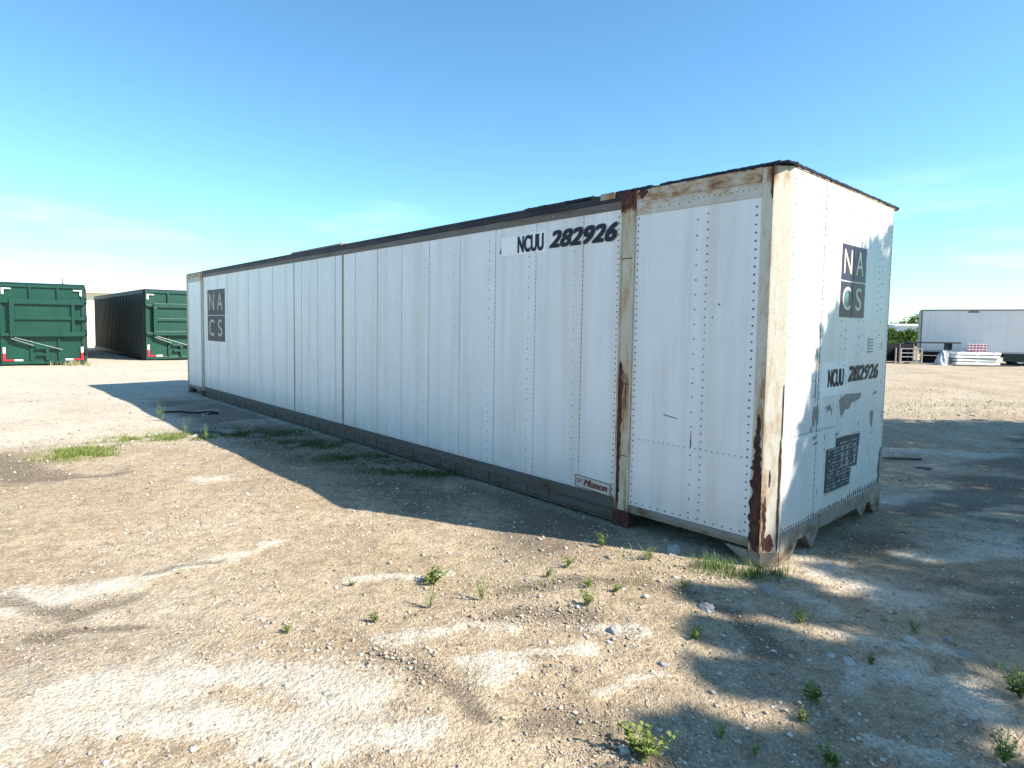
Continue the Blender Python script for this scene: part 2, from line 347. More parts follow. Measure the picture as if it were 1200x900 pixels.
hgt = mth(t, 'ADD', mth(t, 'MULTIPLY', vo.outputs['Distance'], -.7), mth(t, 'ADD', mth(t, 'MULTIPLY', n3.outputs[0], 1.2), mth(t, 'MULTIPLY', vo2.outputs['Distance'], -1.0)))
bump(t, b, hgt, .75, .009)
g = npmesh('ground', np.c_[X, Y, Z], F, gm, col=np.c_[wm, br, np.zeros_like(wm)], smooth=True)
g['kind'] = 'structure'

# ------------------------------------------------------------------ white intermodal container
box = tag(empty('shipping_container', (ORG[0], ORG[1], 0), -YAW), 'long rust-streaked white riveted container lying across the middle of the gravel yard', 'shipping container')
def wav(a, b, s=1.0): return (float(vnoise(a*2.1+50, b*1.3+9, 1, 4))-.5)*.009*s
def sheet(mb, s0, s1, z0, z1, y, flip=1, m=0):
    """one wavy sheet of the long side (y = plane), with returned edges"""
    n = max(2, int((s1-s0)/.15)); k = 10; i = len(mb.v)
    for a in range(n+1):
        for c_ in range(k+1):
            s = s0+(s1-s0)*a/n; z = z0+(z1-z0)*c_/k
            e = 0 if a in (0, n) or c_ in (0, k) else 1
            mb.v.append((-s, y+wav(s, z)*e*flip, z))
    for a in range(n):
        for c_ in range(k):
            p = i+a*(k+1)+c_; q = (p, p+1, p+k+2, p+k+1)
            mb.f.append(q if flip > 0 else q[::-1]); mb.m.append(m)
def col_rivets(mb, s, z0, z1, step, y, r=.0065, m=1, miss=.0):
    z = z0
    while z < z1:
        if rnd.random() > miss: mb.rivet((-s+rnd.uniform(-.002, .002), y, z+rnd.uniform(-.003, .003)), 'y-', r*rnd.uniform(.85, 1.1), .004, m)
        z += step
# main run of sheets
mb = MB(); s = 1.40; k = 0; edges = [1.40]+[1.83+.61*j for j in range(0, 19)]; edges = [e for e in edges if e < 13.2]+[13.245]
for a, b_ in zip(edges[:-1], edges[1:]):
    yo = -.0008*(k % 2); sheet(mb, a, b_, .225, 2.80, yo); k += 1
for j, e in enumerate(edges[1:-1]):
    col_rivets(mb, e, .26, 2.78, .045, -.002, .0062, 1 if e < 3 else 2, .02)
    if j < 18: col_rivets(mb, e+.10, .27, 2.76, .105, -.002, .0062, 1 if e < 4.5 else 2, .04)
    mb.box(-e-.0022, -e+.0022, -.0028, -.0017, .226, 2.799, 3)
col_rivets(mb, 1.432, .24, 2.78, .052, -.002, .0075, 1); col_rivets(mb, 13.21, .24, 2.78, .052, -.002, .0075, 1)
for e in np.arange(1.48, 13.2, .055): mb.rivet((-e, -.002, .245), 'y-', .005, .003, 2)
mb.box(-6.505, -6.455, -.006, -.0018, .226, 2.799, 4); mb.box(-8.235, -8.205, -.005, -.0018, .226, 2.799, 4)
mb.build('side_panel', [M['panel'], M['rivet'], M['rivet_l'], simple('seam_dirt', (.52, .52, .52), .7), simple('stained_strip', (.33, .28, .20), .7, 0, .3, 9)], box)
# near and far end bays
for far in (0, 1):
    mb = MB(); f = (lambda q: LEN-q) if far else (lambda q: q)
    for (z0, z1, yo) in ((.195, .781, -.0016), (.781, 2.725, 0)):
        a, b_ = sorted((f(.165), f(1.25))); sheet(mb, a, b_, z0, z1, yo)
    rm = 2 if far else 1
    col_rivets(mb, f(.205), .24, 2.70, .062, -.002, .0085, rm); col_rivets(mb, f(1.225), .22, 2.70, .055, -.002, .0078, rm)
    col_rivets(mb, f(.586), .24, 2.70, .062, -.002, .007, rm); col_rivets(mb, f(.674), .26, 2.70, .118, -.002, .007, rm)
    for e in np.arange(.25, 1.2, .048): mb.rivet((-f(e), -.002, .795), 'y-', .0052, .003, rm)
    for e in np.arange(.24, 1.22, .072): mb.rivet((-f(e), -.002, .222), 'y-', .0068, .004, rm)
    if not far:
        mb.rivet((-.47, -.002, 1.95), 'y-', .008, .004, 1); mb.rivet((-.52, -.002, 1.85), 'y-', .006, .004, 1)
        mb.prism([(-.93, 1.035), (-.80, 1.015), (-.80, 1.019), (-.93, 1.04)], lambda a, b_, d: (a, d, b_), -.0035, -.001, 3)
        mb.prism([(-.675, .80), (-.668, .80), (-.672, .93)], lambda a, b_, d: (a, d, b_), -.0045, -.001, 3)
    mb.build('side_panel', [M['panel'], M['rivet'], M['rivet_l'], M['black']], box)
# back sheet, roof, floor, far end
mb = MB(); sheet(mb, .12, LEN-.12, .2, 2.9, WID, -1); mb.build('back_panel', M['panel'], box)
mb = MB()
nR = 48
for a in range(nR):
    x0, x1 = -LEN*a/nR, -LEN*(a+1)/nR
    for c_ in range(6):
        y0, y1 = WID*c_/6, WID*(c_+1)/6; zz = lambda x, y: 2.952+.004*math.sin(x*9+y*3)*(0 < y < WID)
        mb.face([(x0, y0, zz(x0, y0)), (x0, y1, zz(x0, y1)), (x1, y1, zz(x1, y1)), (x1, y0, zz(x1, y0))])
mb.build('roof', simple('weathered_roof', (.35, .34, .33), .6, .2, .25, 3), box)
mb = MB(); mb.box(-LEN+.05, -.05, .03, WID-.03, .165, .193); 
for s in np.arange(.4, LEN, .4): mb.box(-s-.03, -s+.03, .03, WID-.03, .09, .165)
mb.build('floor', M['void'], box)
mb = MB(); mb.box(-LEN+.004, -LEN+.03, .1, WID-.1, .22, 2.93); mb.build('door_panel', M['panel'], box)
# intermediate posts
for j, s in enumerate((1.25, LEN-1.40)):
    mb = MB(); z0 = .018
    mb.prism([(-s-.15, z0), (-s, z0), (-s, 2.94), (-s-.15, 2.94)], lambda a, b_, d: (a, d, b_), -.012, .05)
    # recessed centre made by two raised flanges
    mb.box(-s-.15, -s-.132, -.020, -.0125, z0+.01, 2.93); mb.box(-s-.018, -s, -.020, -.0125, z0+.01, 2.93)
    for z in (.62, 1.26, 2.36): mb.box(-s-.13, -s-.02, -.0145, -.0125, z, z+.008, 1)
    mb.box(-s-.155, -s+.005, -.022, .09, -.03, .13, 1)
    o = mb.build('side_post', [M['post'] if j == 0 else M['farpost'], M['rust']], box, bevel=.004)
# corner posts (flat strip, then a chamfer that turns onto the end)
def corner(fx, fy, name, mat):
    """profile in (s, v); fx/fy mirror to the other corners"""
    pr = [(.170, -.004), (.088, -.004), (.084, -.0125), (.076, -.002), (0, .116), (-.003, .13), (.02, .13), (.17, .03)]
    m_ = MB(); n = 26
    P = [(-(LEN-a) if fx else -a, WID-b_ if fy else b_) for a, b_ in pr]
    if fx != fy: P = P[::-1]
    q = len(P); zs = [.10+(2.935-.10)*k/n for k in range(n+1)]
    for z in zs: m_.v += [(x, y, z) for x, y in P]
    for k in range(n):
        for j in range(q): m_.f.append((k*q+j, (k+1)*q+j, (k+1)*q+(j+1) % q, k*q+(j+1) % q)); m_.m.append(0)
    m_.f.append(tuple(range(q))); m_.f.append(tuple(n*q+j for j in range(q))[::-1]); m_.m += [0, 0]
    return m_.build(name, mat, box)
co = corner(0, 0, 'corner_post', M['cornerpost']); corner(1, 0, 'corner_post', M['farpost']); corner(0, 1, 'corner_post', M['farpost']); corner(1, 1, 'corner_post', M['farpost'])
# heavy rust that has eaten the near corner seam (ragged scab, slightly proud)
def scab(name, pts, fn, d0, d1, mat, par):
    m_ = MB(); m_.prism(pts, fn, d0, d1); return m_.build(name, mat, par)
def ragged(xc, w, z0, z1, n, seed):
    r_ = random.Random(seed); L = []; Rr = []
    for k in range(n+1):
        z = z0+(z1-z0)*k/n; e = min(1, min(k, n-k)/2.5+.12)
        c0 = xc(z) if callable(xc) else xc; ww = (w(z) if callable(w) else w)
        L.append((c0-ww*e*r_.uniform(.35, 1.1), z+r_.uniform(-.3, .3)*(z1-z0)/n)); Rr.append((c0+ww*e*r_.uniform(.35, 1.1), z+r_.uniform(-.3, .3)*(z1-z0)/n))
    return L+Rr[::-1]
flat = lambda a, b_, d: (a, d, b_)
scab('rust_patch', ragged(-.128, lambda z: (.050 if z < .75 else .034) if z < .98 else .02, .105, 1.14, 40, 3), flat, -.0075, -.003, M['rust'], box)
cham = lambda a, b_, d: (-.076*(1-a)+.66*0-.0*a-d*-.80, .0*1+.116*a-d*.60, b_)
for q_ in ((ragged(.12, .10, .11, .52, 14, 51)), (ragged(.90, .07, .11, .95, 20, 52)), (ragged(.45, .33, .105, .24, 8, 53)), (ragged(.35, .05, .60, .72, 6, 54)), (ragged(.95, .025, .95, 1.35, 12, 55))):
    scab('rust_patch', q_, cham, .0005, .0045, M['rust'], box)
scab('rust_patch', ragged(-.092, .014, 2.70, 2.93, 9, 8), flat, -.0145, -.003, M['rust'], box)
scab('rust_patch', ragged(-1.368, lambda z: .034 if z > .7 else .022, .14, 1.46, 40, 12), flat, -.0155, -.011, M['rust'], box)
scab('rust_patch', ragged(-1.33, .018, 2.40, 2.80, 12, 14), flat, -.0145, -.011, rusty('tan_rust', [(0, .1), (3, .1)], (.5, .42, .3), (.32, .2, .1), (.14, .06, .03)), box)
scab('rust_patch', ragged(-1.325, .075, 2.80, 2.955, 9, 15), flat, -.024, -.019, M['rust'], box)
scab('rust_patch', ragged(-1.19, .06, 2.86, 2.95, 6, 16), flat, -.014, -.009, M['rust'], box)
# bottom rails
mb = MB()
mb.box(-13.245, -1.405, -.018, .06, .135, .224); mb.box(-13.245, -1.405, .004, .06, .030, .134)
mb.box(-13.245, -1.405, -.012, .05, .012, .030)
for s in np.arange(1.5, 13.2, .115): mb.rivet((-s, -.018, .20), 'y-', .006, .004, 1)
for s in np.arange(1.45, 2.1, .045): mb.rivet((-s, .004, .105), 'y-', .011, .003, 1)
for s in np.arange(2.1, 13.2, .30):
    mb.rivet((-s, .004, .09), 'y-', .011, .003, 1); mb.box(-s-.12, -s-.112, -.004, .0045, .032, .13)
mb.build('bottom_rail', [M['rail'], M['blacksteel']], box, bevel=.003)
for far in (0, 1):
    f = (lambda q: LEN-q) if far else (lambda q: q)
    mb = MB(); a, b_ = sorted((-f(.17), -f(1.25)))
    mb.box(a, b_, -.008, .05, .150, .194); mb.box(a, b_, .006, .05, .118, .149)
    sg = -1 if far else 1
    pr = [(-f(.17), .098), (-f(.36), .098), (-f(.24), .03), (-f(.21), .0), (-f(.17), .0)]
    if far: pr = pr[::-1]
    mb.prism(pr, flat, -.004, .09)
    mb.build('bottom_rail', [M['railw']], box, bevel=.003)
# end rail with fork openings, teeth and corner castings
pr = [(.125, .243), (.125, .0), (.30, .0), (.36, .03), (.46, .125), (.60, .125), (.66, .06), (.715, .0), (.765, .0), (.86, .125), (1.76, .125), (1.87, .03), (1.925, .02), (1.99, .07), (2.02, .125), (2.12, .125), (2.18, .03), (2.24, .0), (2.41, .0), (2.41, .243)]
mb = MB(); mb.prism(pr, lambda a, b_, d: (d, a, b_), -.06, .006)
for y in np.arange(.2, 2.38, .17): mb.box(.0065, .0085, y, y+.008, .14, .235, 0)
mb.build('end_rail', M['railw'], box, bevel=.003)
mb = MB(); mb.prism([(.42, .13), (.62, .13), (.62, .0), (.42, .0)], lambda a, b_, d: (d, a, b_), -.5, -.08); mb.build('fork_tube', M['void'], box)
# corner castings below the posts
for fx in (0, 1):
    for fy in (0, 1):
        P = [(.17, -.002), (.08, -.002), (.0, .116), (-.002, .17), (.17, .17)]
        Q = [(-(LEN-a) if fx else -a, WID-b_ if fy else b_) for a, b_ in P]
        if fx == fy: Q = Q[::-1]
        mb = MB(); mb.prism(Q, lambda a, b_, d: (a, b_, d), -.03, .098)
        if not fx and not fy:
            mb.box(-.02, .004, .19, .24, .03, .085, 1)
        o = mb.build('corner_casting', [M['rust'] if (fx or fy) else M['railw'], M['void']], box, bevel=.004)
# top rail
mb = MB()
mb.box(-13.245, -1.405, -.010, .05, 2.801, 2.872, 0); mb.box(-13.245, -1.405, -.018, .05, 2.872, 2.945, 1)
for a, b_ in ((2.02, 13.245),): mb.box(-b_, -a, -.026, -.0185, 2.925, 2.950, 1)
for s in np.arange(1.6, 13.2, .61): mb.rivet((-s, -.010, 2.835), 'y-', .008, .004, 2)
mb.build('top_rail', [M['toprail'], simple('dark_upper_rail', (.035, .035, .045), .55, .2, .5, 2), M['rivet_l']], box, bevel=.003)
mb = MB(); mb.box(-8.27, -6.50, -.030, .10, 2.951, 2.972)
for s in np.arange(6.6, 8.2, .16): mb.rivet((-s, -.030, 2.961), 'y-', .006, .004, 1)
mb.box(-6.515, -6.485, -.034, .12, 2.94, 2.985, 0)
mb.build('roof_splice', [simple('grey_splice', (.20, .18, .17), .6, .2, .2), M['rivet']], box, bevel=.002)
# near header and far header
for far in (0, 1):
    f = (lambda q: LEN-q) if far else (lambda q: q)
    mb = MB(); a, b_ = sorted((-f(.17), -f(1.25)))
    mb.box(a, b_, -.009, .05, 2.84, 2.94); mb.box(a, b_, -.0055, .05, 2.726, 2.839)
    for s in np.arange(.22, .72, .045): mb.rivet((-f(s), -.0055, 2.79+.02*0), 'y-', .006, .004, 1)
    for s in np.arange(.75, 1.22, .09): mb.rivet((-f(s), -.0055, 2.77), 'y-', .007, .004, 1)
    mb.build('header_beam', [M['header'], M['rivet']], box, bevel=.003)
# torn roof edging, long side near bay and end
def torn(p0, p1, fn, seed, zlo=2.935, zhi=2.965, n=46, gap=()):
    r_ = random.Random(seed); m_ = MB(); prev = None
    for k in range(n):
        a0 = p0+(p1-p0)*k/n; a1 = p0+(p1-p0)*(k+1)/n
        if any(g0 <= a0 <= g1 for g0, g1 in gap): prev = None; continue
        lo0 = prev[0] if prev else zlo+r_.uniform(-.015, .008); hi0 = prev[1] if prev else zhi+r_.uniform(-.006, .006)
        lo1 = zlo+(r_.uniform(-.012, .004) if r_.random() < .35 else -.002); hi1 = zhi+r_.uniform(-.003, .003)
        for d in (0, 1): pass
        m_.prism([(a0, lo0), (a1, lo1), (a1, hi1), (a0, hi0)] if p1 > p0 else [(a1, lo1), (a0, lo0), (a0, hi0), (a1, hi1)], fn, -.02, .07)
        prev = (lo1, hi1)
    return m_
torn(.05, 1.02, lambda a, b_, d: (-a, d*.6, b_), 2, zlo=2.942, zhi=2.962).build('roof_edge', M['topdark'], box)
torn(1.10, 1.62, lambda a, b_, d: (-a, d*.8, b_), 5, zhi=2.960).build('roof_edge', M['topdark'], box)
torn(1.72, 2.6, lambda a, b_, d: (-a, d*.9, b_-.004), 6, zlo=2.93).build('roof_edge', M['topdark'], box)
torn(.0, 2.53, lambda a, b_, d: (-d*.6, a, b_), 9, zlo=2.946, zhi=2.960, n=60).build('roof_edge', M['topdark'], box)
mb = MB(); mb.prism([(-.10, -.02), (.03, .11), (.0, .2), (-.3, .2), (-.3, -.02)], lambda a, b_, d: (a, b_, d), 2.942, 2.960); mb.build('roof_edge', M['topdark'], box)
mb = MB(); mb.box(-1.62, -1.46, -.030, -.020, 2.90, 2.955); mb.build('roof_edge', rusty('torn_tan', [(0, .15), (3, .15)], (.4, .33, .25), (.3, .18, .09)), box)

# end panel: sheets, rivets, scrapes
mb = MB()
def esheet(y0, y1, z0, z1, xo):
    n = max(2, int((y1-y0)/.15)); k = 14; i = len(mb.v)
    for a in range(n+1):
        for c_ in range(k+1):
            y = y0+(y1-y0)*a/n; z = z0+(z1-z0)*c_/k; e = 0 if a in (0, n) or c_ in (0, k) else 1
            mb.v.append((xo+wav(y+20, z, 1.2)*e, y, z))
    for a in range(n):
        for c_ in range(k):
            p = i+a*(k+1)+c_; mb.f.append((p, p+k+1, p+k+2, p+1)); mb.m.append(0)
esheet(.118, .735, .235, .955, .0016); esheet(.118, .735, .955, 2.93, 0); esheet(.735, 2.41, .235, 2.93, .0012)
def erow(y, z0, z1, st, r=.006, m=1, miss=.03):
    z = z0
    while z < z1:
        if rnd.random() > miss: mb.rivet((.002, y+rnd.uniform(-.003, .003), z+rnd.uniform(-.004, .004)), 'x+', r*rnd.uniform(.8, 1.1), .004, m)
        z += st
erow(.155, .27, 2.9, .06); erow(.742, .26, 2.9, .05, .0065); erow(.65, .28, 2.88, .12)
erow(1.17, .28, 2.88, .12); erow(1.28, .26, 2.9, .075, .0058, 1, .2); erow(1.60, .28, 2.88, .075, .006, 1, .2); erow(1.70, .28, 2.88, .12)
erow(2.06, .26, 2.9, .06); erow(2.16, .28, 2.88, .12); erow(2.385, .26, 2.9, .05)
for y in np.arange(.16, 2.4, .05): mb.rivet((.002, y, .262), 'x+', .0065, .004, 1); mb.rivet((.002, y, 2.885), 'x+', .0045, .003, 2)
for y in np.arange(.2, 1.12, .05): mb.rivet((.002, y, .945), 'x+', .0055, .004, 1)
mb.box(.0015, .003, .733, .738, .236, 2.929, 3); mb.box(.0017, .003, .13, .733, .952, .957, 3); mb.box(.0017, .003, .76, 1.14, .955, .958, 3)
def scr(pts, m=4):
    if len(pts) < 13:
        r_ = random.Random(int(pts[0][0]*1e4)); P = []
        for (a, b_), (c_, d_) in zip(pts, pts[1:]+pts[:1]):
            n = max(1, int(math.hypot(c_-a, d_-b_)/.018))
            for k in range(n):
                j = 0 if n == 1 else 1; P.append((a+(c_-a)*k/n+r_.uniform(-.006, .006)*j, b_+(d_-b_)*k/n+r_.uniform(-.008, .008)*j-(.03*r_.random()**3)*j*(c_ < a)))
        pts = P
    mb.prism(pts, lambda a, b_, d: (d, a, b_), .0018, .0034, m)
def blob(yc, zc, wy, hz_, seed, m=4, n=14, drip=0):
    r_ = random.Random(seed); P = []
    for k in range(n):
        a = 2*math.pi*k/n; q = r_.uniform(.55, 1.15); y = yc+wy*math.cos(a)*q; z = zc+hz_*math.sin(a)*q
        if math.sin(a) < -.3 and drip: z -= drip*r_.random()
        P.append((y, z))
    scr(P, m)
# tall tan scrapes near the corner
scr(ragged(.40, .055, 1.08, 1.38, 12, 21), 5); scr(ragged(.355, .022, 1.3, 1.62, 12, 22), 5); scr(ragged(.47, .012, 1.15, 1.62, 14, 23), 4); scr(ragged(.30, .010, 1.15, 1.6, 12, 24), 4)
scr(ragged(.68, .028, 1.42, 1.62, 9, 25), 5); scr(ragged(.68, .014, 1.18, 1.42, 9, 26), 4)
blob(.70, 1.12, .07, .045, 27, 4, 14, .12); blob(.98, 1.12, .07, .03, 28, 4, 12, .07)
scr([(1.20, 1.17), (1.35, 1.21), (1.62, 1.20), (1.85, 1.195), (2.16, 1.195), (2.14, 1.16), (1.80, 1.165), (1.62, 1.13), (1.50, 1.12), (1.44, 1.06), (1.36, 1.08), (1.30, .99), (1.24, 1.04)], 4)
scr([(1.14, .88), (1.4, .92), (1.7, .935), (1.72, .915), (1.5, .90), (1.35, .87), (1.16, .865)], 4)
blob(.68, .90, .10, .016, 30, 4); blob(.72, .85, .08, .012, 31, 4); blob(.60, .56, .028, .08, 32, 4); blob(2.05, .97, .05, .05, 33, 4, 12, .1)
for k, (y, z) in enumerate(((2.32, .95), (2.32, .90), (2.33, .86), (2.30, .92))): scr([(y-.06, z), (y+.06, z+.02), (y+.06, z+.032), (y-.06, z+.01)], 4)
for k in range(70):
    y = rnd.uniform(.15, 2.35); z = rnd.uniform(.3, 1.7)*rnd.uniform(.5, 1)+.1; blob(y, z+.1, rnd.uniform(.004, .012), rnd.uniform(.006, .05), 100+k, rnd.choice((4, 5, 5)), 8)
scr(ragged(2.35, .05, .245, .60, 10, 40), 6)
for k in range(46):
    y = .18+k*.048; scr(ragged(y, .012+.010*(y/2.4), .240, .262+rnd.random()*.035+(.03 if y > 1.5 else 0), 4, 300+k), 6)
mb.build('end_panel', [M['endpanel'], M['rivet'], M['rivet_l'], simple('seam_dirt_end', (.30, .30, .31), .7), M['scrape'], M['scrape_t'], simple('grime', (.11, .09, .075), .85, 0, .4, 20)], box)
mb = MB(); mb.box(-.03, .005, .125, 2.53, 2.931, 2.945); mb.build('end_cap', M['header'], box)

# lettering -----------------------------------------------------------------
def text(body, name, mat, parent, rect, face, eps=.003, bold=0.0, boldv=0.0, weight=0.0, shear=0.0, th=.0012, tilt=0, space=1.0):
    """rect (a0,b0,a1,b1) in face coordinates: the glyphs are fitted to it"""
    cu = bpy.data.curves.new('t', 'FONT'); cu.body = body; cu.offset = weight; cu.shear = shear; cu.extrude = 0.0; cu.space_character = space
    to = bpy.data.objects.new('t', cu); C.objects.link(to); bpy.context.view_layer.update()
    me = bpy.data.meshes.new_from_object(to.evaluated_get(bpy.context.evaluated_depsgraph_get()))
    bpy.data.objects.remove(to); V = np.array([v.co[:2] for v in me.vertices]); lo = V.min(0); hi = V.max(0)
    a0, b0, a1, b1 = rect; sc = np.array([(a1-a0)/(hi[0]-lo[0]), (b1-b0)/(hi[1]-lo[1])])
    sc = (np.array([a1-a0, b1-b0])-2*np.array([bold, boldv]))/(hi-lo)
    P = (V-lo)*sc+np.array([a0+bold, b0+boldv]); P[:, 1] += (P[:, 0]-a0)*tilt
    shifts = [(0, 0)] if not bold else [(i_*bold, j_*boldv) for i_ in (-1, -.33, .33, 1) for j_ in ((-1, 1) if abs(i_) == 1 else (-1, 0, 1))]
    FF = [tuple(p.vertices) for p in me.polygons]; VV = []; F2 = []
    for k_, (da, db) in enumerate(shifts):
        e_ = eps+k_*.00025; F2 += [tuple(i+len(VV) for i in f) for f in FF]
        VV += [(a+da, -e_, b_+db) if face == 's' else (e_, a+da, b_+db) for a, b_ in P]
    bpy.data.meshes.remove(me); me = bpy.data.meshes.new(name); me.from_pydata(VV, [], F2)
    me.materials.clear(); me.materials.append(mat); me.name = name
    o = bpy.data.objects.new(name, me); C.objects.link(o); o.parent = parent
    if not bold: so = o.modifiers.new('thick', 'SOLIDIFY'); so.thickness = th; so.offset = -1
    return o
def tri_logo(rect, face, mp, ml, name='logo_panel', eps=.004, w=-.012, barw=.012, fillc=False):
    a0, b0, a1, b1 = rect; am = a0+(a1-a0)*.48; bm2 = b0+(b1-b0)*.5; m_ = MB()
    fn = (lambda a, b_, d: (a, -d, b_)) if face == 's' else (lambda a, b_, d: (d, a, b_))
    def q(p0, p1, r0, r1): m_.prism([(p0, r0), (p1, r0), (p1, r1), (p0, r1)] if face != 's' else [(p0, r0), (p1, r0), (p1, r1), (p0, r1)][::-1], fn, .0018, eps)
    q(a0, am-barw/2, b0, bm2-barw/2); q(am+barw/2, a1, b0, bm2-barw/2); q(a0, am-barw/2, bm2+barw/2, b1); q(am+barw/2, a1, bm2+barw/2, b1)
    lp = m_.build(name, mp, box)
    W2 = (a1-a0)/2; H2 = (b1-b0)/2
    for ch, (ca, cb), fw in (('N', (a0, bm2), .62), ('A', (am, bm2), .62), ('C', (a0, b0), .62), ('S', (am, b0), .46)):
        cx_ = ca+W2*.5-(0 if ca == a0 else -.0); cb2 = cb+H2*.2
        text(ch, 'letter', ml, lp, (cx_-W2*fw/2, cb2, cx_+W2*fw/2, cb+H2*.86 if ch in 'NA' else cb+H2*.84), face, eps+.0012)
    return lp
tri_logo((-12.94, 1.33, -11.77, 2.49), 's', M['logo_l'], M['cream_d'], w=-.02)
lp = tri_logo((1.11, 1.872, 1.70, 2.485), 'e', M['logo_d'], M['cream'], w=-.018)
mb = MB(); mb.prism([(1.22+.045*math.cos(a)+.04, 2.02+.09*math.sin(a)) for a in np.linspace(0, 2*math.pi, 14)[:-1]], lambda a, b_, d: (d, a, b_), .0036, .0046); mb.build('teal_spot', M['teal'], lp)
mb = MB(); mb.prism([(-2.955, 2.502), (-2.305, 2.505), (-2.30, 2.715), (-2.955, 2.70)], lambda a, b_, d: (a, -d, b_), .0032, .0018); pt = mb.build('number_patch', M['patch'], box)
text('NCUU', 'lettering', M['black'], pt, (-2.71, 2.522, -2.335, 2.695), 's', .0045, .0075, .006)
mb = MB(); mb.prism([(-2.985, 2.535), (-2.962, 2.535), (-2.962, 2.60)], lambda a, b_, d: (a, -d, b_), .0035, .0018); mb.build('letter_remnant', M['black'], box)
text('282926', 'lettering', M['black'], box, (-2.262, 2.531, -1.437, 2.700), 's', .0075, .011, .008, shear=.30)
# end number
mb = MB(); mb.prism([(.77, 1.22), (1.36, 1.22), (1.36, 1.50), (.77, 1.50)], lambda a, b_, d: (d, a, b_), .0016, .0030); pt = mb.build('number_patch', M['patch'], box)
text('NCUU', 'lettering', M['black'], pt, (.925, 1.288, 1.275, 1.438), 'e', .0045, .0055, .005)
mb = MB(); mb.prism([(1.20, 1.255), (1.345, 1.255), (1.345, 1.385), (1.33, 1.385), (1.33, 1.27), (1.20, 1.27)], lambda a, b_, d: (d, a, b_), .005, .008); mb.build('bracket', M['whitetape'], box)
text('282926', 'lettering', M['black'], box, (1.385, 1.312, 2.155, 1.452), 'e', .0075, .0045, .005, shear=.22)
mb = MB()
for k in range(5): mb.box(.0065, .0075, 1.86+.01*(k % 2), 1.98, 1.56+.028*k, 1.572+.028*k)
mb.box(.0065, .0075, 1.84, 1.85, 1.55, 1.70); mb.build('weight_table', simple('faded_print', (.22, .24, .30), .6), box)
# placards: printing worn past reading
mb = MB()
mb.prism([(.955, .40), (1.53, .385), (1.555, .54), (1.70, .535), (1.75, .83), (1.165, .848), (1.165, .768), (.966, .768)], lambda a, b_, d: (d, a, b_), .002, .006, 0)
o = mb.build('placard', M['placard'], box, bevel=.0015)
mb = MB(); r_ = random.Random(8)
for row in range(13):
    z = .42+row*.03; y = .985+r_.uniform(0, .02); ymax = 1.51 if z < .54 else 1.68
    if z > .76: y = 1.2
    while y < ymax:
        w_ = r_.uniform(.008, .03)
        if r_.random() < .72: mb.box(.0062, .0070, y, y+w_, z, z+r_.uniform(.008, .017))
        y += w_+r_.uniform(.004, .016)
for y in (1.30, 1.42, 1.60): 
    for z in (.57, .62, .67, .72): mb.box(.0066, .0078, y, y+.045, z, z+.032)
mb.build('print_rows', M['placard_t'], o)
for q_ in ((.955, 1.53, .378, .394), (1.17, 1.75, .842, .852)):
    mb = MB(); mb.box(.006, .009, *q_); mb.build('placard_trim', M['plate_tan'], o)
mb = MB(); mb.box(.003, .008, 2.34, 2.42, .36, .62); mb.build('side_marker', M['scrape'], box)
# maker plate
mb = MB(); mb.prism([(-1.86, .240), (-1.445, .222), (-1.445, .335), (-1.86, .352)], lambda a, b_, d: (a, -d, b_), .010, .002); pl = mb.build('maker_plate', M['plate_tan'], box, bevel=.001)
mb = MB()
for q in ([(-1.85, .288), (-1.455, .270), (-1.455, .325), (-1.85, .343)], ): pass
fnp = lambda a, b_, d: (a, -d, b_)
for q in ([(-1.86, .240), (-1.445, .222), (-1.445, .228), (-1.86, .246)], [(-1.86, .346), (-1.445, .329), (-1.445, .335), (-1.86, .352)], [(-1.86, .247), (-1.853, .247), (-1.853, .345), (-1.86, .345)], [(-1.452, .229), (-1.445, .229), (-1.445, .328), (-1.452, .328)],
          [(-1.84, .318), (-1.76, .322), (-1.765, .314), (-1.84, .310)], [(-1.84, .302), (-1.77, .306), (-1.775, .298), (-1.84, .294)], [(-1.84, .286), (-1.78, .290), (-1.785, .282), (-1.84, .278)]):
    mb.prism(q, fnp, .0115, .0102)
mb.build('plate_border', M['plate_red'], pl)
text('Monon', 'lettering', M['plate_red'], pl, (-1.76, .262, -1.475, .328), 's', .0115, .006, .003, shear=.35, tilt=-.03)

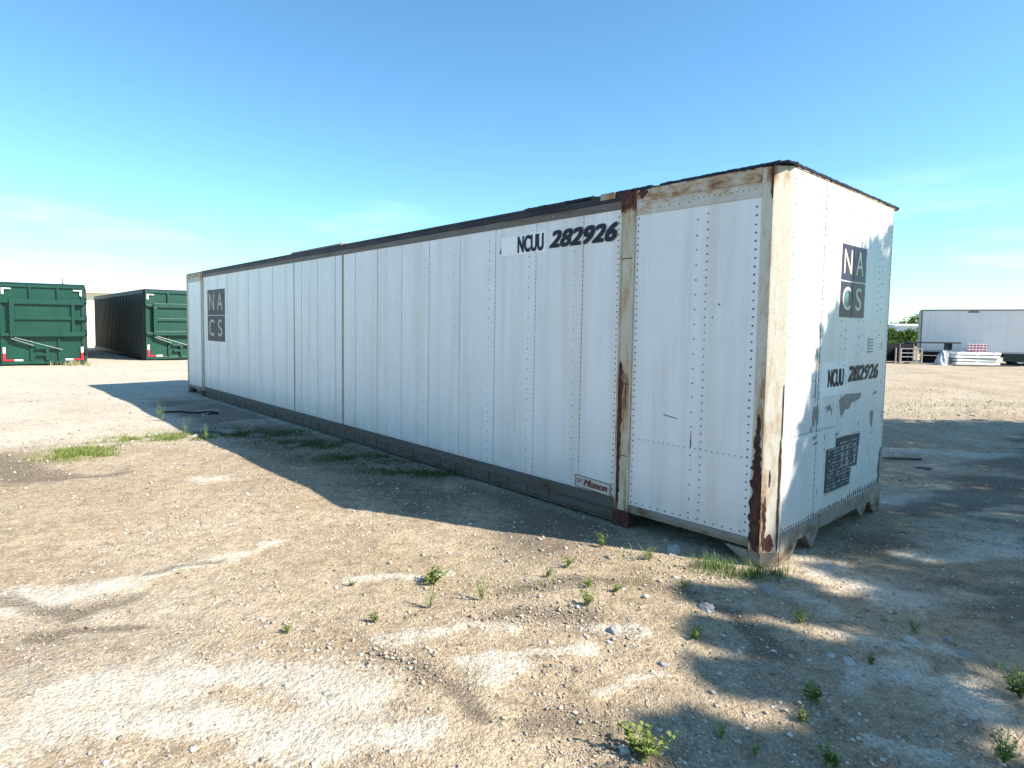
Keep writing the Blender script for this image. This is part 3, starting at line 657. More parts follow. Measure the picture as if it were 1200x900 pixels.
# ------------------------------------------------------------------ green transfer containers
def green_container(loc, rz, L, label, W=2.65, H=3.12):
    r = tag(empty('transfer_container', (loc[0], loc[1], hz(*loc)), rz), label, 'container', 'green steel transfer containers')
    G, D = M['green'], M['green_shaded']
    m_ = MB(); m_.box(0, W, .0, .12, .05, .17); m_.box(0, W, -.01, .12, H-.14, H-.02); m_.box(0, .10, 0, .12, .17, H-.14); m_.box(W-.10, W, 0, .12, .17, H-.14)
    m_.build('gate_frame', G, r, bevel=.01)
    m_ = MB(); m_.box(.10, W-.10, .055, .10, .17, H-.14); m_.build('gate_panel', G, r)
    for x in (.35, .68):
        for za, zb in ((H*.79, H-.145), (.175, H*.37)):
            m_ = MB(); m_.box(W*x-.04, W*x+.04, -.02, .054, za, zb); m_.build('gate_rib', G, r, bevel=.008)
    # raised push-out frame on the gate
    m_ = MB(); m_.box(W*.11, W*1.0, -.16, -.02, H*.75, H*.81); m_.box(W*.11, W*1.0, -.16, -.02, H*.355, H*.415); m_.box(W*.11, W*.17, -.159, -.021, H*.415, H*.75)
    m_.box(W*.84, W*.88, -.159, -.021, H*.415, H*.75); m_.box(W*.17, W*.84, -.14, -.03, H*.56, H*.60); m_.box(W*.88, W*1.0, -.14, -.03, H*.56, H*.60)
    m_.box(.02, W*.11, -.10, -.021, H*.36, H*.40); m_.box(.02, W*.11, -.10, -.021, H*.76, H*.79)
    m_.build('lift_frame', G, r, bevel=.01)
    for za, zb in ((.415, .56), (.60, .75)):
        m_ = MB(); m_.box(W*.17, W*.84, -.06, -.03, H*za, H*zb); m_.build('frame_panel', G, r)
    m_ = MB(); m_.tube([(W*.16, -.12, H*.345), (W*.72, -.10, H*.19)], .014, 8); m_.build('hydraulic_rod', simple('dull_rod', (.16, .20, .19), .45, .3), r)
    m_ = MB(); m_.tube([(W*.12, -.10, H*.33), (W*.38, -.09, H*.24)], .045, 8); m_.box(W*.40, W*.70, -.08, .05, H*.20, H*.225); m_.box(W*.52, W*.56, -.08, .05, H*.06, H*.2); m_.box(W*.42, W*.53, -.08, .05, H*.12, H*.145)
    m_.build('latch_arm', G, r, bevel=.005)
    for z in (.80, .58, .40, .16):
        m_ = MB(); m_.box(W, W+.09, -.12, .10, H*z-.06, H*z+.06); m_.tube([(W+.05, -.02, H*z-.12), (W+.05, -.02, H*z+.12)], .04, 8)
        m_.build('hinge', D, r)
    for x, sg in ((.10, 1), (W-.10, -1)):
        m_ = MB(); m_.box(x-.04, x+.04, -.024, -.012, .479, .70, 1); m_.box(x-.04, x+.04, -.024, -.012, .18, .479, 0)
        m_.box(x+sg*.041, x+sg*.30, -.024, -.012, .18, .24, 0); m_.box(x+sg*.301, x+sg*.56, -.024, -.012, .18, .24, 1)
        m_.build('reflective_tape', [M['red'], M['whitetape']], r)
        m_ = MB(); m_.box(x-.035, x+.035, -.024, -.012, H-.42, H-.19, 0); m_.box(x+sg*.035, x+sg*.25, -.024, -.012, H-.23, H-.19, 0)
        m_.build('reflective_tape', [M['whitetape']], r)
    # body
    m_ = MB(); m_.box(.03, W-.03, .13, L, .22, H-.10); m_.build('body', D, r)
    for sx in (0, 1):
        m_ = MB(); n = int(L/.36)
        for k in range(n):
            y = .16+k*(L-.3)/n; x0, x1 = ((-.085, .029) if not sx else (W-.029, W+.085))
            m_.prism([(x0 if not sx else x1, y+.03), (x0 if not sx else x1, y+.12), (x1 if not sx else x0, y+.16), (x1 if not sx else x0, y-.01)][::(1 if not sx else -1)], lambda a, b_, d: (a, b_, d), .23, H-.16)
        m_.box(-.06 if not sx else W-.03, .03 if not sx else W+.06, .121, L, H-.155, H-.03); m_.box(-.06 if not sx else W-.03, .03 if not sx else W+.06, .121, L, .05, .225)
        m_.build('side_wall', D, r)
    m_ = MB(); m_.box(-.03, W+.03, -.02, L, H-.018, H+.03); m_.build('top_edge', simple('dark_blue_edge', (.015, .03, .045), .5), r)
    
    for xa in (.3, W-.5):
        m_ = MB(); m_.box(xa, xa+.2, .1, L, .0, .05); m_.build('skid', M['blacksteel'], r)
    return r
a1 = R(34.0)
rc_ = np.array([-15.72, 24.25]); fd = np.array([math.cos(a1), math.sin(a1)]); lc = rc_-fd*2.65
green_container(lc, a1, 12.2, 'green steel container at the left edge with full gate and silver rod showing')
green_container((-14.72, 26.85), math.pi/2-YAW, 12.4, 'green container half hidden behind the white one, its dark ribbed side showing')

# ------------------------------------------------------------------ buildings
def building(name, label, x0, y0, x1, y1, dpt, h, rise, mw, mr, over=.4):
    d = Vector((x1-x0, y1-y0, 0)); Lb = d.length; r = tag(empty(name, (x0, y0, 0), math.atan2(d.y, d.x)), label, 'building')
    m_ = MB(); m_.box(0, Lb, 0, dpt, -.1, h); 
    m_.build('wall', mw, r)
    m_ = MB(); P = [(-over, h-.05), (dpt/2, h+rise), (dpt+over, h-.05), (dpt+over, h+.15), (dpt/2, h+rise+.2), (-over, h+.15)]
    m_.prism(P, lambda a, b_, d_: (d_, a, b_), -over, Lb+over); m_.build('roof', mr, r)
    m_ = MB()
    for k in range(int(Lb/1.2)): m_.box(k*1.2+.1, k*1.2+.13, -.02, 0, 0, h-.1)
    m_.build('wall_rib', mw, r)
    return r
M['bcream'] = simple('cream_cladding', (.80, .74, .55), .6, 0, .05); M['broof'] = simple('pale_metal_roof', (.62, .62, .62), .5, .1, .08)
M['bwhite'] = simple('white_cladding', (.84, .84, .84), .6, 0, .04)
bA = building('warehouse', 'cream metal warehouse with pale low roof seen between the green containers', -36, 40.5, -18, 46, 10, 3.72, .4, M['bcream'], M['broof'])
m_ = MB(); m_.box(2.2, 3.4, -.05, 0, 0, 2.1); m_.build('door', M['bwhite'], bA)
building('shed', 'white roofed shed far behind the cream warehouse', -45, 60, -27, 66, 8, 4.3, .45, M['bwhite'], M['bwhite'])
building('far_building', 'small pale blue grey building far off beyond the hedge', 74, 109, 86, 107, 8, 2.5, .2, simple('pale_blue_cladding', (.50, .60, .70), .6), M['broof'])
m_ = MB(); m_.tube([(-30.7, 45, 0), (-30.7, 45, 4.8)], .05, 6, 0, .025); m_.box(-30.9, -30.5, 44.98, 45.02, 4.4, 4.43)
tag(m_.build('antenna_mast', M['blacksteel']), 'thin dark mast rising above the left green container', 'mast')

# ------------------------------------------------------------------ vegetation
def leafmat(name, c1, c2, tr=.35):
    m, t, b = newmat(name); at = t.nodes.new('ShaderNodeAttribute'); at.attribute_name = 'col'
    r = ramp(t, [(0, c1), (1, c2)]); sp_ = t.nodes.new('ShaderNodeSeparateColor'); t.links.new(at.outputs['Color'], sp_.inputs[0]); t.links.new(sp_.outputs[0], r.inputs[0])
    t.links.new(r.outputs[0], b.inputs['Base Color']); b.inputs['Roughness'].default_value = .55
    tl = t.nodes.new('ShaderNodeBsdfTranslucent'); t.links.new(r.outputs[0], tl.inputs[0]); mx = t.nodes.new('ShaderNodeMixShader'); mx.inputs[0].default_value = tr
    o = t.nodes['Material Output']; t.links.new(b.outputs[0], mx.inputs[1]); t.links.new(tl.outputs[0], mx.inputs[2]); t.links.new(mx.outputs[0], o.inputs[0])
    return m
M['leaf'] = leafmat('tree_leaf', (.03, .075, .012), (.10, .18, .03)); M['weed'] = leafmat('weed_leaf', (.09, .14, .03), (.34, .40, .10))
M['dimgrass2'] = leafmat('green_tuft_blade', (.05, .10, .02), (.20, .28, .07)); M['dimgrass'] = leafmat('shade_dimmed_blade', (.03, .05, .015), (.12, .17, .05)); M['grass'] = leafmat('grass_blade', (.10, .16, .03), (.34, .38, .09)); M['grassd'] = leafmat('straw_blade', (.25, .24, .10), (.5, .46, .26), .2)
M['bark'] = simple('bark', (.12, .09, .06), .9, 0, .3, 12, .02)
def quads(P, size, rng_, flat_=0):
    """leaf quads at points P with random orientation"""
    n = len(P); a = rng_.normal(size=(n, 3)); a /= np.linalg.norm(a, axis=1)[:, None]; b = rng_.normal(size=(n, 3)); b -= (a*b).sum(1)[:, None]*a; b /= np.linalg.norm(b, axis=1)[:, None]
    s = (size*rng_.uniform(.6, 1.3, n))[:, None]
    V = np.stack([P-a*s, P-b*s*.45, P+a*s, P+b*s*.45], 1).reshape(-1, 3); F_ = np.arange(4*n).reshape(n, 4)
    return V, F_, np.repeat(rng_.random(n), 4)
def crown(name, clumps, per, size, parent, seed, mat=None):
    q = np.random.default_rng(seed); P = []
    for c_, r_ in clumps:
        d = q.normal(size=(per, 3)); d /= np.linalg.norm(d, axis=1)[:, None]; P.append(np.array(c_)+d*(r_*q.random(per)**.45)[:, None]*np.array([1, 1, .75]))
    P = np.concatenate(P); V, F_, c_ = quads(P, size, q)
    return npmesh(name, V, F_, mat or M['leaf'], parent, np.c_[c_, c_, c_])
# shade trees to the right of the camera, out of frame: their shadow falls on the yard and the container's end
SHH = 1/math.tan(SUN_EL)
def canopy(tx, ty, h): return (tx+SUN_H.x*SHH*h, ty+SUN_H.y*SHH*h, h)      # where foliage must hang for its shade to reach (tx,ty)
q = np.random.default_rng(31); targets = []
# far and middle body of shade
for k in range(4500):
    x = q.uniform(.3, 16); y = q.uniform(-1.5, 11.6); s, v = uv_of(x, y)
    # left boundary follows the container end, then runs down-left towards the camera
    if v > 0: ok = s < (1.75 if v < .45 else 2.55-.10*(v-.5)-.12*math.sin(v*3))
    else:
        xb = 2.35-(4.55-y)*.86 if y < 4.55 else 2.3; ok = x > xb+.85
    if ok and v > (.15 if s > .1 else .3) or (ok and v <= .25 and x > 2.35-(4.55-y)*.74+.72+.22*math.sin(y*7) and y < 4.5): targets.append((x, y))
SUNP = [(1.95, 3.98, .42), (2.05, 3.42, .34), (1.75, 3.5, .25), (2.50, 3.15, .40), (1.95, 2.58, .36), (2.9, 3.5, .3), (2.6, 2.5, .3), (1.2, 2.75, .2), (3.4, 3.9, .25)]
keep = []
for p in targets:
    s, v = uv_of(*p); gap_ = .50
    if s > .1 and v < 2.2: gap_ = .33
    elif v <= .1 and p[1] < 4.4:
        gap_ = .42
        if any(math.hypot(p[0]-a, (p[1]-b_)*1.3) < c_ for a, b_, c_ in SUNP): continue
    if all((p[0]-a[0])**2+(p[1]-a[1])**2 > gap_**2 for a in keep): keep.append(p)
trunks = {0: (9.6, -2.4), 1: (14.2, 2.6), 2: (21.5, 3.4)}
cl = {0: [], 1: [], 2: []}
for (x, y) in keep:
    h = q.uniform(5.0, 8.2); c_ = canopy(x, y, h); best = min(trunks, key=lambda k: (trunks[k][0]-c_[0])**2+(trunks[k][1]-c_[1])**2)
    edge = 0
    s, v = uv_of(x, y)
    rr = q.uniform(.55, .8)
    if v < 1.2: rr *= (.55 if s > .1 else (.62 if y < 4.4 and v < .1 else .72))
    cl[best].append((c_, rr))
# thin twigs of foliage that break up the near edge of the shade
for (x, y, rr) in [(1.62, 3.90, .20), (1.9, 3.86, .2), (1.45, 3.42, .17), (1.7, 3.40, .17), (1.35, 3.0, .16), (1.6, 2.95, .2), (1.0, 2.5, .18), (1.25, 2.42, .16), (.8, 2.1, .2), (2.0, 2.85, .2), (1.75, 2.6, .2), (2.3, 3.8, .2), (1.85, 3.2, .2), (2.15, 4.15, .15)]:
    h = q.uniform(5.2, 6.6); cl[0].append((canopy(x, y, h), rr))
tl_ = {0: 'broad leafy tree outside the right edge nearest the camera, shading the foreground', 1: 'broad leafy tree outside the right edge, shading the container end', 2: 'broad leafy tree outside the right edge farthest from the camera'}
for k in cl:
    x, y = trunks[k]; r = tag(empty('shade_tree', (x, y, hz(x, y)-.1)), tl_[k], 'tree', 'shade trees beyond the right edge')
    ro = np.array([x, y, hz(x, y)-.1]); rl = [(tuple(np.array(c_)-ro), rr) for c_, rr in cl[k]]
    m_ = MB(); m_.tube([(0, 0, 0), (.1, .05, 1.6), (.0, .2, 3.6)], .30, 10, 0, .20)
    ends = [Vector(c_) for c_, rr in rl]
    for e in ends[::3]:
        mid = Vector((e.x*.45, e.y*.45+.2, 3.6+(e.z-3.6)*.75)); m_.tube([(0, .2, 3.5), tuple(mid), tuple(e)], .085, 5, 0, .015)
    m_.build('trunk', M['bark'], r, smooth=True)
    crown('crown', rl, 300, .11, r, 50+k)
# hedge and far trees
def bush(name, loc, w_, h_, seed, label, cat, n=22, per=110, size=.16, group=None):
    q = np.random.default_rng(seed); r = tag(empty(name, (loc[0], loc[1], 0)), label, cat, group)
    cs = [((q.uniform(-w_/2, w_/2), q.uniform(-w_/4, w_/4), q.uniform(.2, .9)*h_), q.uniform(.25, .42)*h_) for _ in range(n)]
    crown('foliage', cs, per, size, r, seed)
    m_ = MB()
    for k in range(4): m_.tube([(q.uniform(-w_/4, w_/4), 0, 0), (q.uniform(-w_/3, w_/3), 0, h_*.7)], .06, 6, 0, .02)
    m_.build('stem', M['bark'], r); return r
bush('shrub', (31.2, 46), 2.6, 1.75, 4, 'dense bright green shrub behind the black crates beside the container', 'shrub', size=.13)
bush('shrub', (34.2, 46.5), 2.8, 1.9, 5, 'dense green shrub just left of the white trailer', 'shrub', size=.13)
for k, (x, y, h, w_) in enumerate([(103, 148, 4.4, 12), (113, 152, 5.4, 12), (125, 150, 5.0, 12), (92, 150, 4.2, 11), (80, 155, 5, 12), (138, 150, 5, 13), (60, 160, 5, 13)]):
    nm = ['far leafy tree on the horizon showing over the hedge beside the container', 'taller far tree on the horizon at the trailer corner', 'far tree on the horizon hidden mostly by the trailer', 'far tree behind the white container', 'far tree well behind the white container', 'far tree behind the trailer middle', 'lone far tree behind the container middle'][k]
    bush('far_tree', (x, y), w_, h, 60+k, nm, 'tree', 20, 90, .45)
# palm fronds peeking at the trailer corner
r = tag(empty('palm_tree', (36.0, 49, 0)), 'small palm with spiky fronds rising at the trailer corner', 'palm')
m_ = MB(); m_.tube([(0, 0, 0), (.05, 0, 1.9)], .11, 7, 0, .08); m_.build('trunk', M['bark'], r)
V = []; F_ = []; q = np.random.default_rng(3)
for k in range(16):
    a = k*2.4; el = q.uniform(.2, 1.2); d = np.array([math.cos(a)*math.cos(el), math.sin(a)*math.cos(el), math.sin(el)]); L_ = q.uniform(.7, 1.1); sd_ = np.array([-math.sin(a), math.cos(a), 0])
    for j in range(6):
        p0 = np.array([.05, 0, 1.9])+d*L_*j/6-np.array([0, 0, .35*(j/6)**2]); p1 = np.array([.05, 0, 1.9])+d*L_*(j+1)/6-np.array([0, 0, .35*((j+1)/6)**2])
        for sg in (-1, 1): i = len(V); V += [p0, p1, p1+sd_*sg*.16-np.array([0, 0, .05])]; F_.append((i, i+1, i+2))
V = np.array(V); npmesh('frond', V, np.array(F_), M['leaf'], r, np.full((len(V), 3), .4))
# bare tree behind the warehouse
m_ = MB(); q_ = random.Random(2)
m_.tube([(-38.5, 66, 0), (-38.4, 66, 4.2)], .14, 6, 0, .06)
for k in range(14):
    a = q_.uniform(0, 6.28); m_.tube([(-38.4, 66, 3.4+q_.random()*.8), (-38.4+math.cos(a)*.8, 66+math.sin(a)*.6, 4.9+q_.random()*.9)], .035, 4, 0, .01)
tag(m_.build('bare_tree', M['bark']), 'bare twiggy treetop above the warehouse roof', 'tree')

# ------------------------------------------------------------------ white semi trailer on the right
ta = R(-33)
tr = tag(empty('semi_trailer', (24.5, 34.0, hz(24.4, 34)), ta), 'long white box trailer with dark top rail parked at the right edge', 'trailer')
TL = 12.5; TW = 2.5; z0, z1 = .62, 2.93
M['trw'] = white_panel('trailer_white', (.78, .77, .76), (.6, .57, .52), .45, streak=.3)
mb = MB(); mb.box(.06, TL, 0, TW, z0+.09, z1-.06)
for x in np.arange(1.2, TL, 1.2): mb.box(x, x+.02, -.004, 0, z0+.09, z1-.06)
mb.build('box_body', M['trw'], tr)
mb = MB(); mb.box(.02, TL, -.02, TW+.02, z1-.06, z1+.01); mb.box(0, .06, -.02, TW+.02, z0, z1-.06); mb.build('top_rail', simple('grey_rail', (.16, .17, .18), .5, .3), tr, bevel=.005)
mb = MB(); mb.box(.06, TL, -.015, TW+.015, z0, z0+.09); mb.build('bottom_rail', simple('pale_rail', (.45, .46, .48), .5, .3), tr, bevel=.005)
mb = MB(); mb.box(2.05, 2.50, -.02, -.002, z1-.17, z1-.08); mb.build('name_plate', simple('brown_plate', (.20, .17, .12), .6), tr)
mb = MB(); mb.box(.1, TL, .5, .65, z0-.22, z0); mb.box(.1, TL, 1.85, 2.0, z0-.22, z0); mb.box(3.6, 11, .04, .09, z0-.42, z0-.02); 
for x in np.arange(.3, TL, .6): mb.box(x, x+.06, .05, TW-.05, z0-.08, z0)
mb.build('chassis', simple('dark_green_grey_steel', (.05, .065, .06), .6), tr)
for x in (4.3, 5.5, 10.0, 11.1):
    for y in (.06, TW-.34):
        m_ = MB(); m_.prism([(x+.36*math.cos(a), .30+.36*math.sin(a)) for a in np.linspace(0, 2*math.pi, 25)[:-1]][::-1], lambda a, b_, d: (a, d, b_), y, y+.28)
        wh = m_.build('wheel', M['rubber'], tr, bevel=.03)
        m_ = MB(); m_.prism([(x+.19*math.cos(a), .30+.19*math.sin(a)) for a in np.linspace(0, 2*math.pi, 19)[:-1]][::-1], lambda a, b_, d: (a, d, b_), y-.012, y+.02); m_.build('rim', M['steel'], wh)
mb = MB(); mb.box(1.0, 1.1, .3, .4, 0, z0-.2); mb.box(.9, 1.2, .2, .5, -.02, .03); mb.build('landing_leg', M['blacksteel'], tr)
mb = MB(); mb.box(.05, 3.2, .2, .3, .0, z0-.23); mb.build('mud_flap', M['rubber'], tr)

# clutter in front of the trailer
def cr_(x, y): return (x, y, hz(x, y))
r = tag(empty('steel_crate', cr_(21.5, 32.4), R(-6)), 'black steel crate with open sides standing right beside the container edge', 'crate')
mb = MB(); mb.box(0, 1.45, 0, 1.1, .08, .12); mb.box(0, 1.45, 1.06, 1.1, .12, 1.02); mb.box(0, .04, 0, 1.06, .12, 1.02); mb.box(1.41, 1.45, 0, 1.06, .12, 1.02); mb.box(0, 1.45, 0, .04, .78, 1.02); mb.build('bin_wall', M['blacksteel'], r)
for x in (.0, .72, 1.40): mb = MB(); mb.box(x, x+.06, -.02, .05, 0, 1.04); mb.build('corner_leg', simple('worn_grey_steel', (.20, .17, .15), .6, .3), r)
r = tag(empty('metal_rack', cr_(21.9, 31.75), R(-6)), 'low grey metal rack of open rails in front of the black crate', 'rack')
MG = simple('galvanised_rail', (.38, .37, .36), .5, .4)
PG = simple('pinkish_grey_paint', (.40, .33, .30), .6)
for z in (.10, .36, .56, .78): mb = MB(); mb.box(.06, 1.05, 0, .04, z, z+.045); mb.build('rail', MG, r)
for x in (0, 1.02):
    for y in (0, .45): mb = MB(); mb.box(x, x+.06, y-.01, y+.05, 0, .83); mb.build('rack_leg', PG, r)
# loading table with an overhanging black top
r = tag(empty('steel_bench', cr_(22.6, 32.3), R(-3)), 'long thin black steel beam on a short leg in front of the trailer', 'steel beam')
mb = MB(); mb.box(0, 2.75, 0, .5, 1.10, 1.17); mb.build('beam', M['blacksteel'], r, bevel=.01)
mb = MB(); mb.box(2.10, 2.22, .1, .3, 0, 1.10); mb.build('leg', M['blacksteel'], r)
mb = MB(); mb.box(2.3, 2.38, .1, .3, .75, 1.1); mb.build('bracket', M['blacksteel'], r)
mb = MB(); mb.box(.1, .22, .1, .3, 0, 1.10); mb.build('leg', M['blacksteel'], r)
# tarp bundle
def lump(name, loc, sx, sy, sz, seed, mat, label, cat, rough_=.22, facets=24, group=None):
    q = np.random.default_rng(seed); m_ = MB(); nU, nV = facets, 10
    dirs = q.normal(size=(16, 3)); dirs /= np.linalg.norm(dirs, axis=1)[:, None]; dirs[:, 2] = abs(dirs[:, 2]); off = q.uniform(1-rough_, 1.0, 16)
    for j in range(nV+1):
        ph = math.pi*j/nV
        for i in range(nU):
            th = 2*math.pi*i/nU; d = np.array([math.sin(ph)*math.cos(th), math.sin(ph)*math.sin(th), math.cos(ph)])
            rr = 1.25
            for D_, o_ in zip(dirs, off):
                c_ = d@D_
                if c_ > .05: rr = min(rr, o_*.85/c_)
            jt = 1+q.uniform(-.07, .07); m_.v.append((d[0]*rr*sx*jt, d[1]*rr*sy*jt, max(-.25, d[2]*rr)*sz*jt))
    for j in range(nV):
        for i in range(nU): m_.f.append((j*nU+i, (j+1)*nU+i, (j+1)*nU+(i+1) % nU, j*nU+(i+1) % nU)); m_.m.append(0)
    o = m_.build(name, mat); o.location = loc; o.rotation_euler.z = q.uniform(0, 6); return tag(o, label, cat, group)
MT = simple('silver_tarp', (.42, .43, .47), .4, .1, .15, 5, .05)
o = lump('tarp_bundle', (23.95, 31.5, .02), .55, .45, 1.05, 4, MT, 'crumpled silvery tarp bundle on the ground left of the plank stack', 'tarp', .45, 20); o.rotation_euler.z = .3
# plank stack
MP = simple('white_board', (.78, .78, .76), .6, 0, .06, 3); MPd = simple('grey_board', (.40, .40, .38), .7, 0, .1, 3)
base_ = (24.35, 31.15)
zc = .05
for k, hh in enumerate((.17, .17, .17, .17)):
    m_ = MB(); m_.box(0, 2.12, 0, .9, 0, hh-.045, 0); 
    o = m_.build('board', [MP], None, bevel=.01); o.location = (base_[0]+[0, .05, -.03, .04][k], base_[1], hz(*base_)+zc); o.rotation_euler.z = R(-5+[0, .8, -.6, .5][k]); zc += hh
    tag(o, ['bottom board of the white plank stack by the trailer', 'second board up in the white plank stack by the trailer', 'third board up in the white plank stack by the trailer', 'top board of the white plank stack by the trailer'][k], 'board', 'white boards stacked by the trailer')
    for x in (.15, 1.0, 1.85):
        m_ = MB(); m_.box(x, x+.09, .01, .88, hh-.045, hh); m_.build('spacer', MPd, o)
o = MB(); o.box(0, 3.0, 0, .25, 0, .05); o = o.build('dark_plank', simple('dark_plank_wood', (.10, .09, .08), .8)); o.location = (24.0, 30.7, hz(25, 30.7)+.01); o.rotation_euler.z = R(-5); tag(o, 'long dark plank lying on the ground before the white stack', 'plank')
zt = hz(*base_)+zc
bw = ['leftmost', 'second from left', 'third from left', 'fourth from left', 'fifth from left', 'rightmost']
for k in range(6):
    x = 25.22+k*.165; y = 31.5
    r = tag(empty('marker_post', (x, y-.012*k, zt)), 'red and white striped post standing on the boards, '+bw[k]+' of six', 'marker post', 'striped posts on the white boards')
    m_ = MB(); m_.tube([(0, 0, 0), (.02, 0, .40)], .04, 8); m_.build('shaft', M['red'], r)
    for z in (.07, .21, .34): m_ = MB(); m_.tube([(.02*z/.4, 0, z), (.02*(z+.05)/.4, 0, z+.05)], .044, 8); m_.build('stripe', M['whitetape'], r)

# ------------------------------------------------------------------ rocks, debris
MR = [simple('pale_rock', (.44, .41, .37), .9, 0, .2, 25, .01), simple('grey_rock', (.27, .26, .25), .9, 0, .25, 25, .01), simple('brown_rock', (.28, .20, .15), .9, 0, .25, 25, .01)]
rocks = [((1.43, 3.75), .055, 1, 'flat grey stone south of the container corner, in sun'), ((1.43, 3.23), .030, 1, 'small grey stone at the edge of the tree shade'),
 ((2.0, 3.16), .045, 0, 'pale stone pair member on the right, in dappled shade'), ((1.94, 3.22), .035, 0, 'small stone touching the pale stone in dappled shade'), ((2.48, 3.39), .055, 0, 'long flat pale stone sunlit among the right weeds'),
 ((2.72, 3.42), .045, 1, 'grey stone in shade right of the long pale stone'), ((2.2, 3.04), .045, 0, 'flat pale stone below the right stones, half buried'), ((.79, 3.4), .055, 1, 'broken grey rock lump on the white ridge in the centre foreground'),
 ((.97, 3.09), .030, 1, 'bluish grey pebble right of the centre ridge'), ((1.56, 4.75), .10, 1, 'large flat grey rock in the container shadow near its corner'), ((.62, 2.45), .028, 0, 'small pale stone at the bottom beside the leafy weed'),
 ((-.03, 3.55), .028, 2, 'dark brown stone above the centre ridge'), ((2.69, 3.26), .05, 1, 'shaded grey stone far right foreground'), ((1.98, 4.05), .06, 1, 'blocky stone in shade just below the container corner'),
 ((-.5, 3.27), .022, 2, 'tiny dark stone at the left tip of the curved white ridge'), ((.05, 3.5), .03, 2, 'dark clod above the middle of the curved ridge'), ((-4.35, 9.3), .06, 0, 'white stone at the end of the green grass strip')]
for (x, y), s, mi, lb in rocks:
    o = lump('rock', (x, y, hz(x, y)+s*.05), s*1.15, s, s*.95, int(x*97+y*31) % 999, MR[mi], lb, 'rock', .5, 12)
# flat scrap and dark lump in the shade beyond the container, hose near the far end
m_ = MB(); m_.prism([(-.25, 0), (.22, -.03), (.27, .03), (-.1, .06), (-.28, .04)], lambda a, b_, d: (a, b_, d), 0, .012)
o = m_.build('metal_scrap', simple('dark_scrap', (.05, .04, .04), .7)); o.location = (5.85, 8.3, hz(5.85, 8.3)+.012); tag(o, 'flat dark strip of scrap lying in the shade right of the container', 'scrap')
lump('dirt_clod', (5.72, 7.75, hz(5.72, 7.75)), .18, .12, .05, 77, simple('dark_clod', (.10, .07, .06), .95, 0, .3, 20, .02), 'low dark reddish clod in the shade right of the container', 'clod', .6, 14)
m_ = MB(); m_.tube([(-6.15, 11.7, .01), (-5.8, 11.75, .02), (-5.45, 11.6, .02), (-5.2, 11.75, .03), (-5.0, 11.6, .02), (-5.15, 11.5, .02)], .018, 6)
o = m_.build('rubber_strap', M['rubber']); tag(o, 'black rubber strap lying in shadow by the far end of the container', 'strap')

# loose gravel: tens of thousands of chips, one object
q = np.random.default_rng(12); n = 110000
d = 1.7+13*q.random(n)**1.9; a = np.radians(q.uniform(-44, 47, n)); gx = d*np.sin(a)/np.cos(a)*1.0; gy = d
gx = gx; s, v = uv_of(gx, gy)
dens = fbm(gx, gy, .5, 200, 4); ok = ~((s > -.0) & (s < LEN) & (v > -.02) & (v < WID)) & (q.random(n) < np.clip((dens-.30)*2.6, .12, 1)); gx, gy, d = gx[ok], gy[ok], d[ok]; n = len(gx)
# extra rubble: band by the grass at left, band right of the container, ridge stones
ex = []
for (cx, cy, wx, wy, m0) in ((-6.3, 9.0, 1.0, .5, 500), (-5.2, 8.4, .9, .5, 260), (9.8, 12.9, 2.6, .45, 1500), (13, 16, 4, 1.0, 500), (.3, 3.5, .45, .10, 260), (.75, 3.3, .25, .22, 260), (-.75, 2.95, .3, .2, 220), (.9, 4.3, .6, .35, 260), (-2.3, 7.2, 1.5, .8, 300), (-.6, 6.3, .8, .3, 400), (.6, 4.9, .6, .2, 300)):
    ex.append(np.c_[q.normal(cx, wx, m0), q.normal(cy, wy, m0)])
ex = np.concatenate(ex); gx = np.r_[gx, ex[:, 0]]; gy = np.r_[gy, ex[:, 1]]; big = np.r_[np.zeros(n), np.ones(len(ex))]; n = len(gx)
s, v = uv_of(gx, gy); ok = ~((s > -.0) & (s < LEN) & (v > -.02) & (v < WID)); gx, gy, big = gx[ok], gy[ok], big[ok]; n = len(gx)
sz = (.0018+.0026*q.random(n)+.010*q.random(n)**12)*(1+.08*gy)*(1+big*.9*q.random(n))
oc = np.array([[1, 0, 0], [0, 1, 0], [-1, 0, 0], [0, -1, 0], [0, 0, 1], [0, 0, -.6]], float)
fo = np.array([[0, 1, 4], [1, 2, 4], [2, 3, 4], [3, 0, 4], [1, 0, 5], [2, 1, 5], [3, 2, 5], [0, 3, 5]])
V = oc[None]*q.uniform(.45, 1.5, (n, 6, 3))+q.normal(0, .18, (n, 6, 3)); V = V*sz[:, None, None]; V[:, :, 2] *= .6
an = q.uniform(0, 6.28, n); ca, sa = np.cos(an)[:, None], np.sin(an)[:, None]
Vx = V[:, :, 0]*ca-V[:, :, 1]*sa; Vy = V[:, :, 0]*sa+V[:, :, 1]*ca
gz = height(gx, gy)
V = np.stack([Vx+gx[:, None], Vy+gy[:, None], V[:, :, 2]+gz[:, None]+sz[:, None]*.15], -1).reshape(-1, 3)
tone = q.choice(4, n, p=[.50, .13, .22, .15]); pal = np.array([[.46, .38, .29], [.60, .56, .50], [.33, .29, .25], [.20, .16, .13]])
colr = pal[tone]*q.uniform(.8, 1.2, (n, 1)); colr[big > 0] = np.array([.46, .42, .36])*q.uniform(.5, 1.15, ((big > 0).sum(), 1))
mg, t, b = newmat('gravel_chip'); at = t.nodes.new('ShaderNodeAttribute'); at.attribute_name = 'col'; t.links.new(at.outputs['Color'], b.inputs['Base Color']); b.inputs['Roughness'].default_value = .95
o = npmesh('gravel', V, (fo[None]+np.arange(n)[:, None, None]*6).reshape(-1, 3), mg, col=np.repeat(colr, 6, 0)); tag(o, 'loose gravel chips strewn over the sandy yard', 'gravel', kind='stuff')

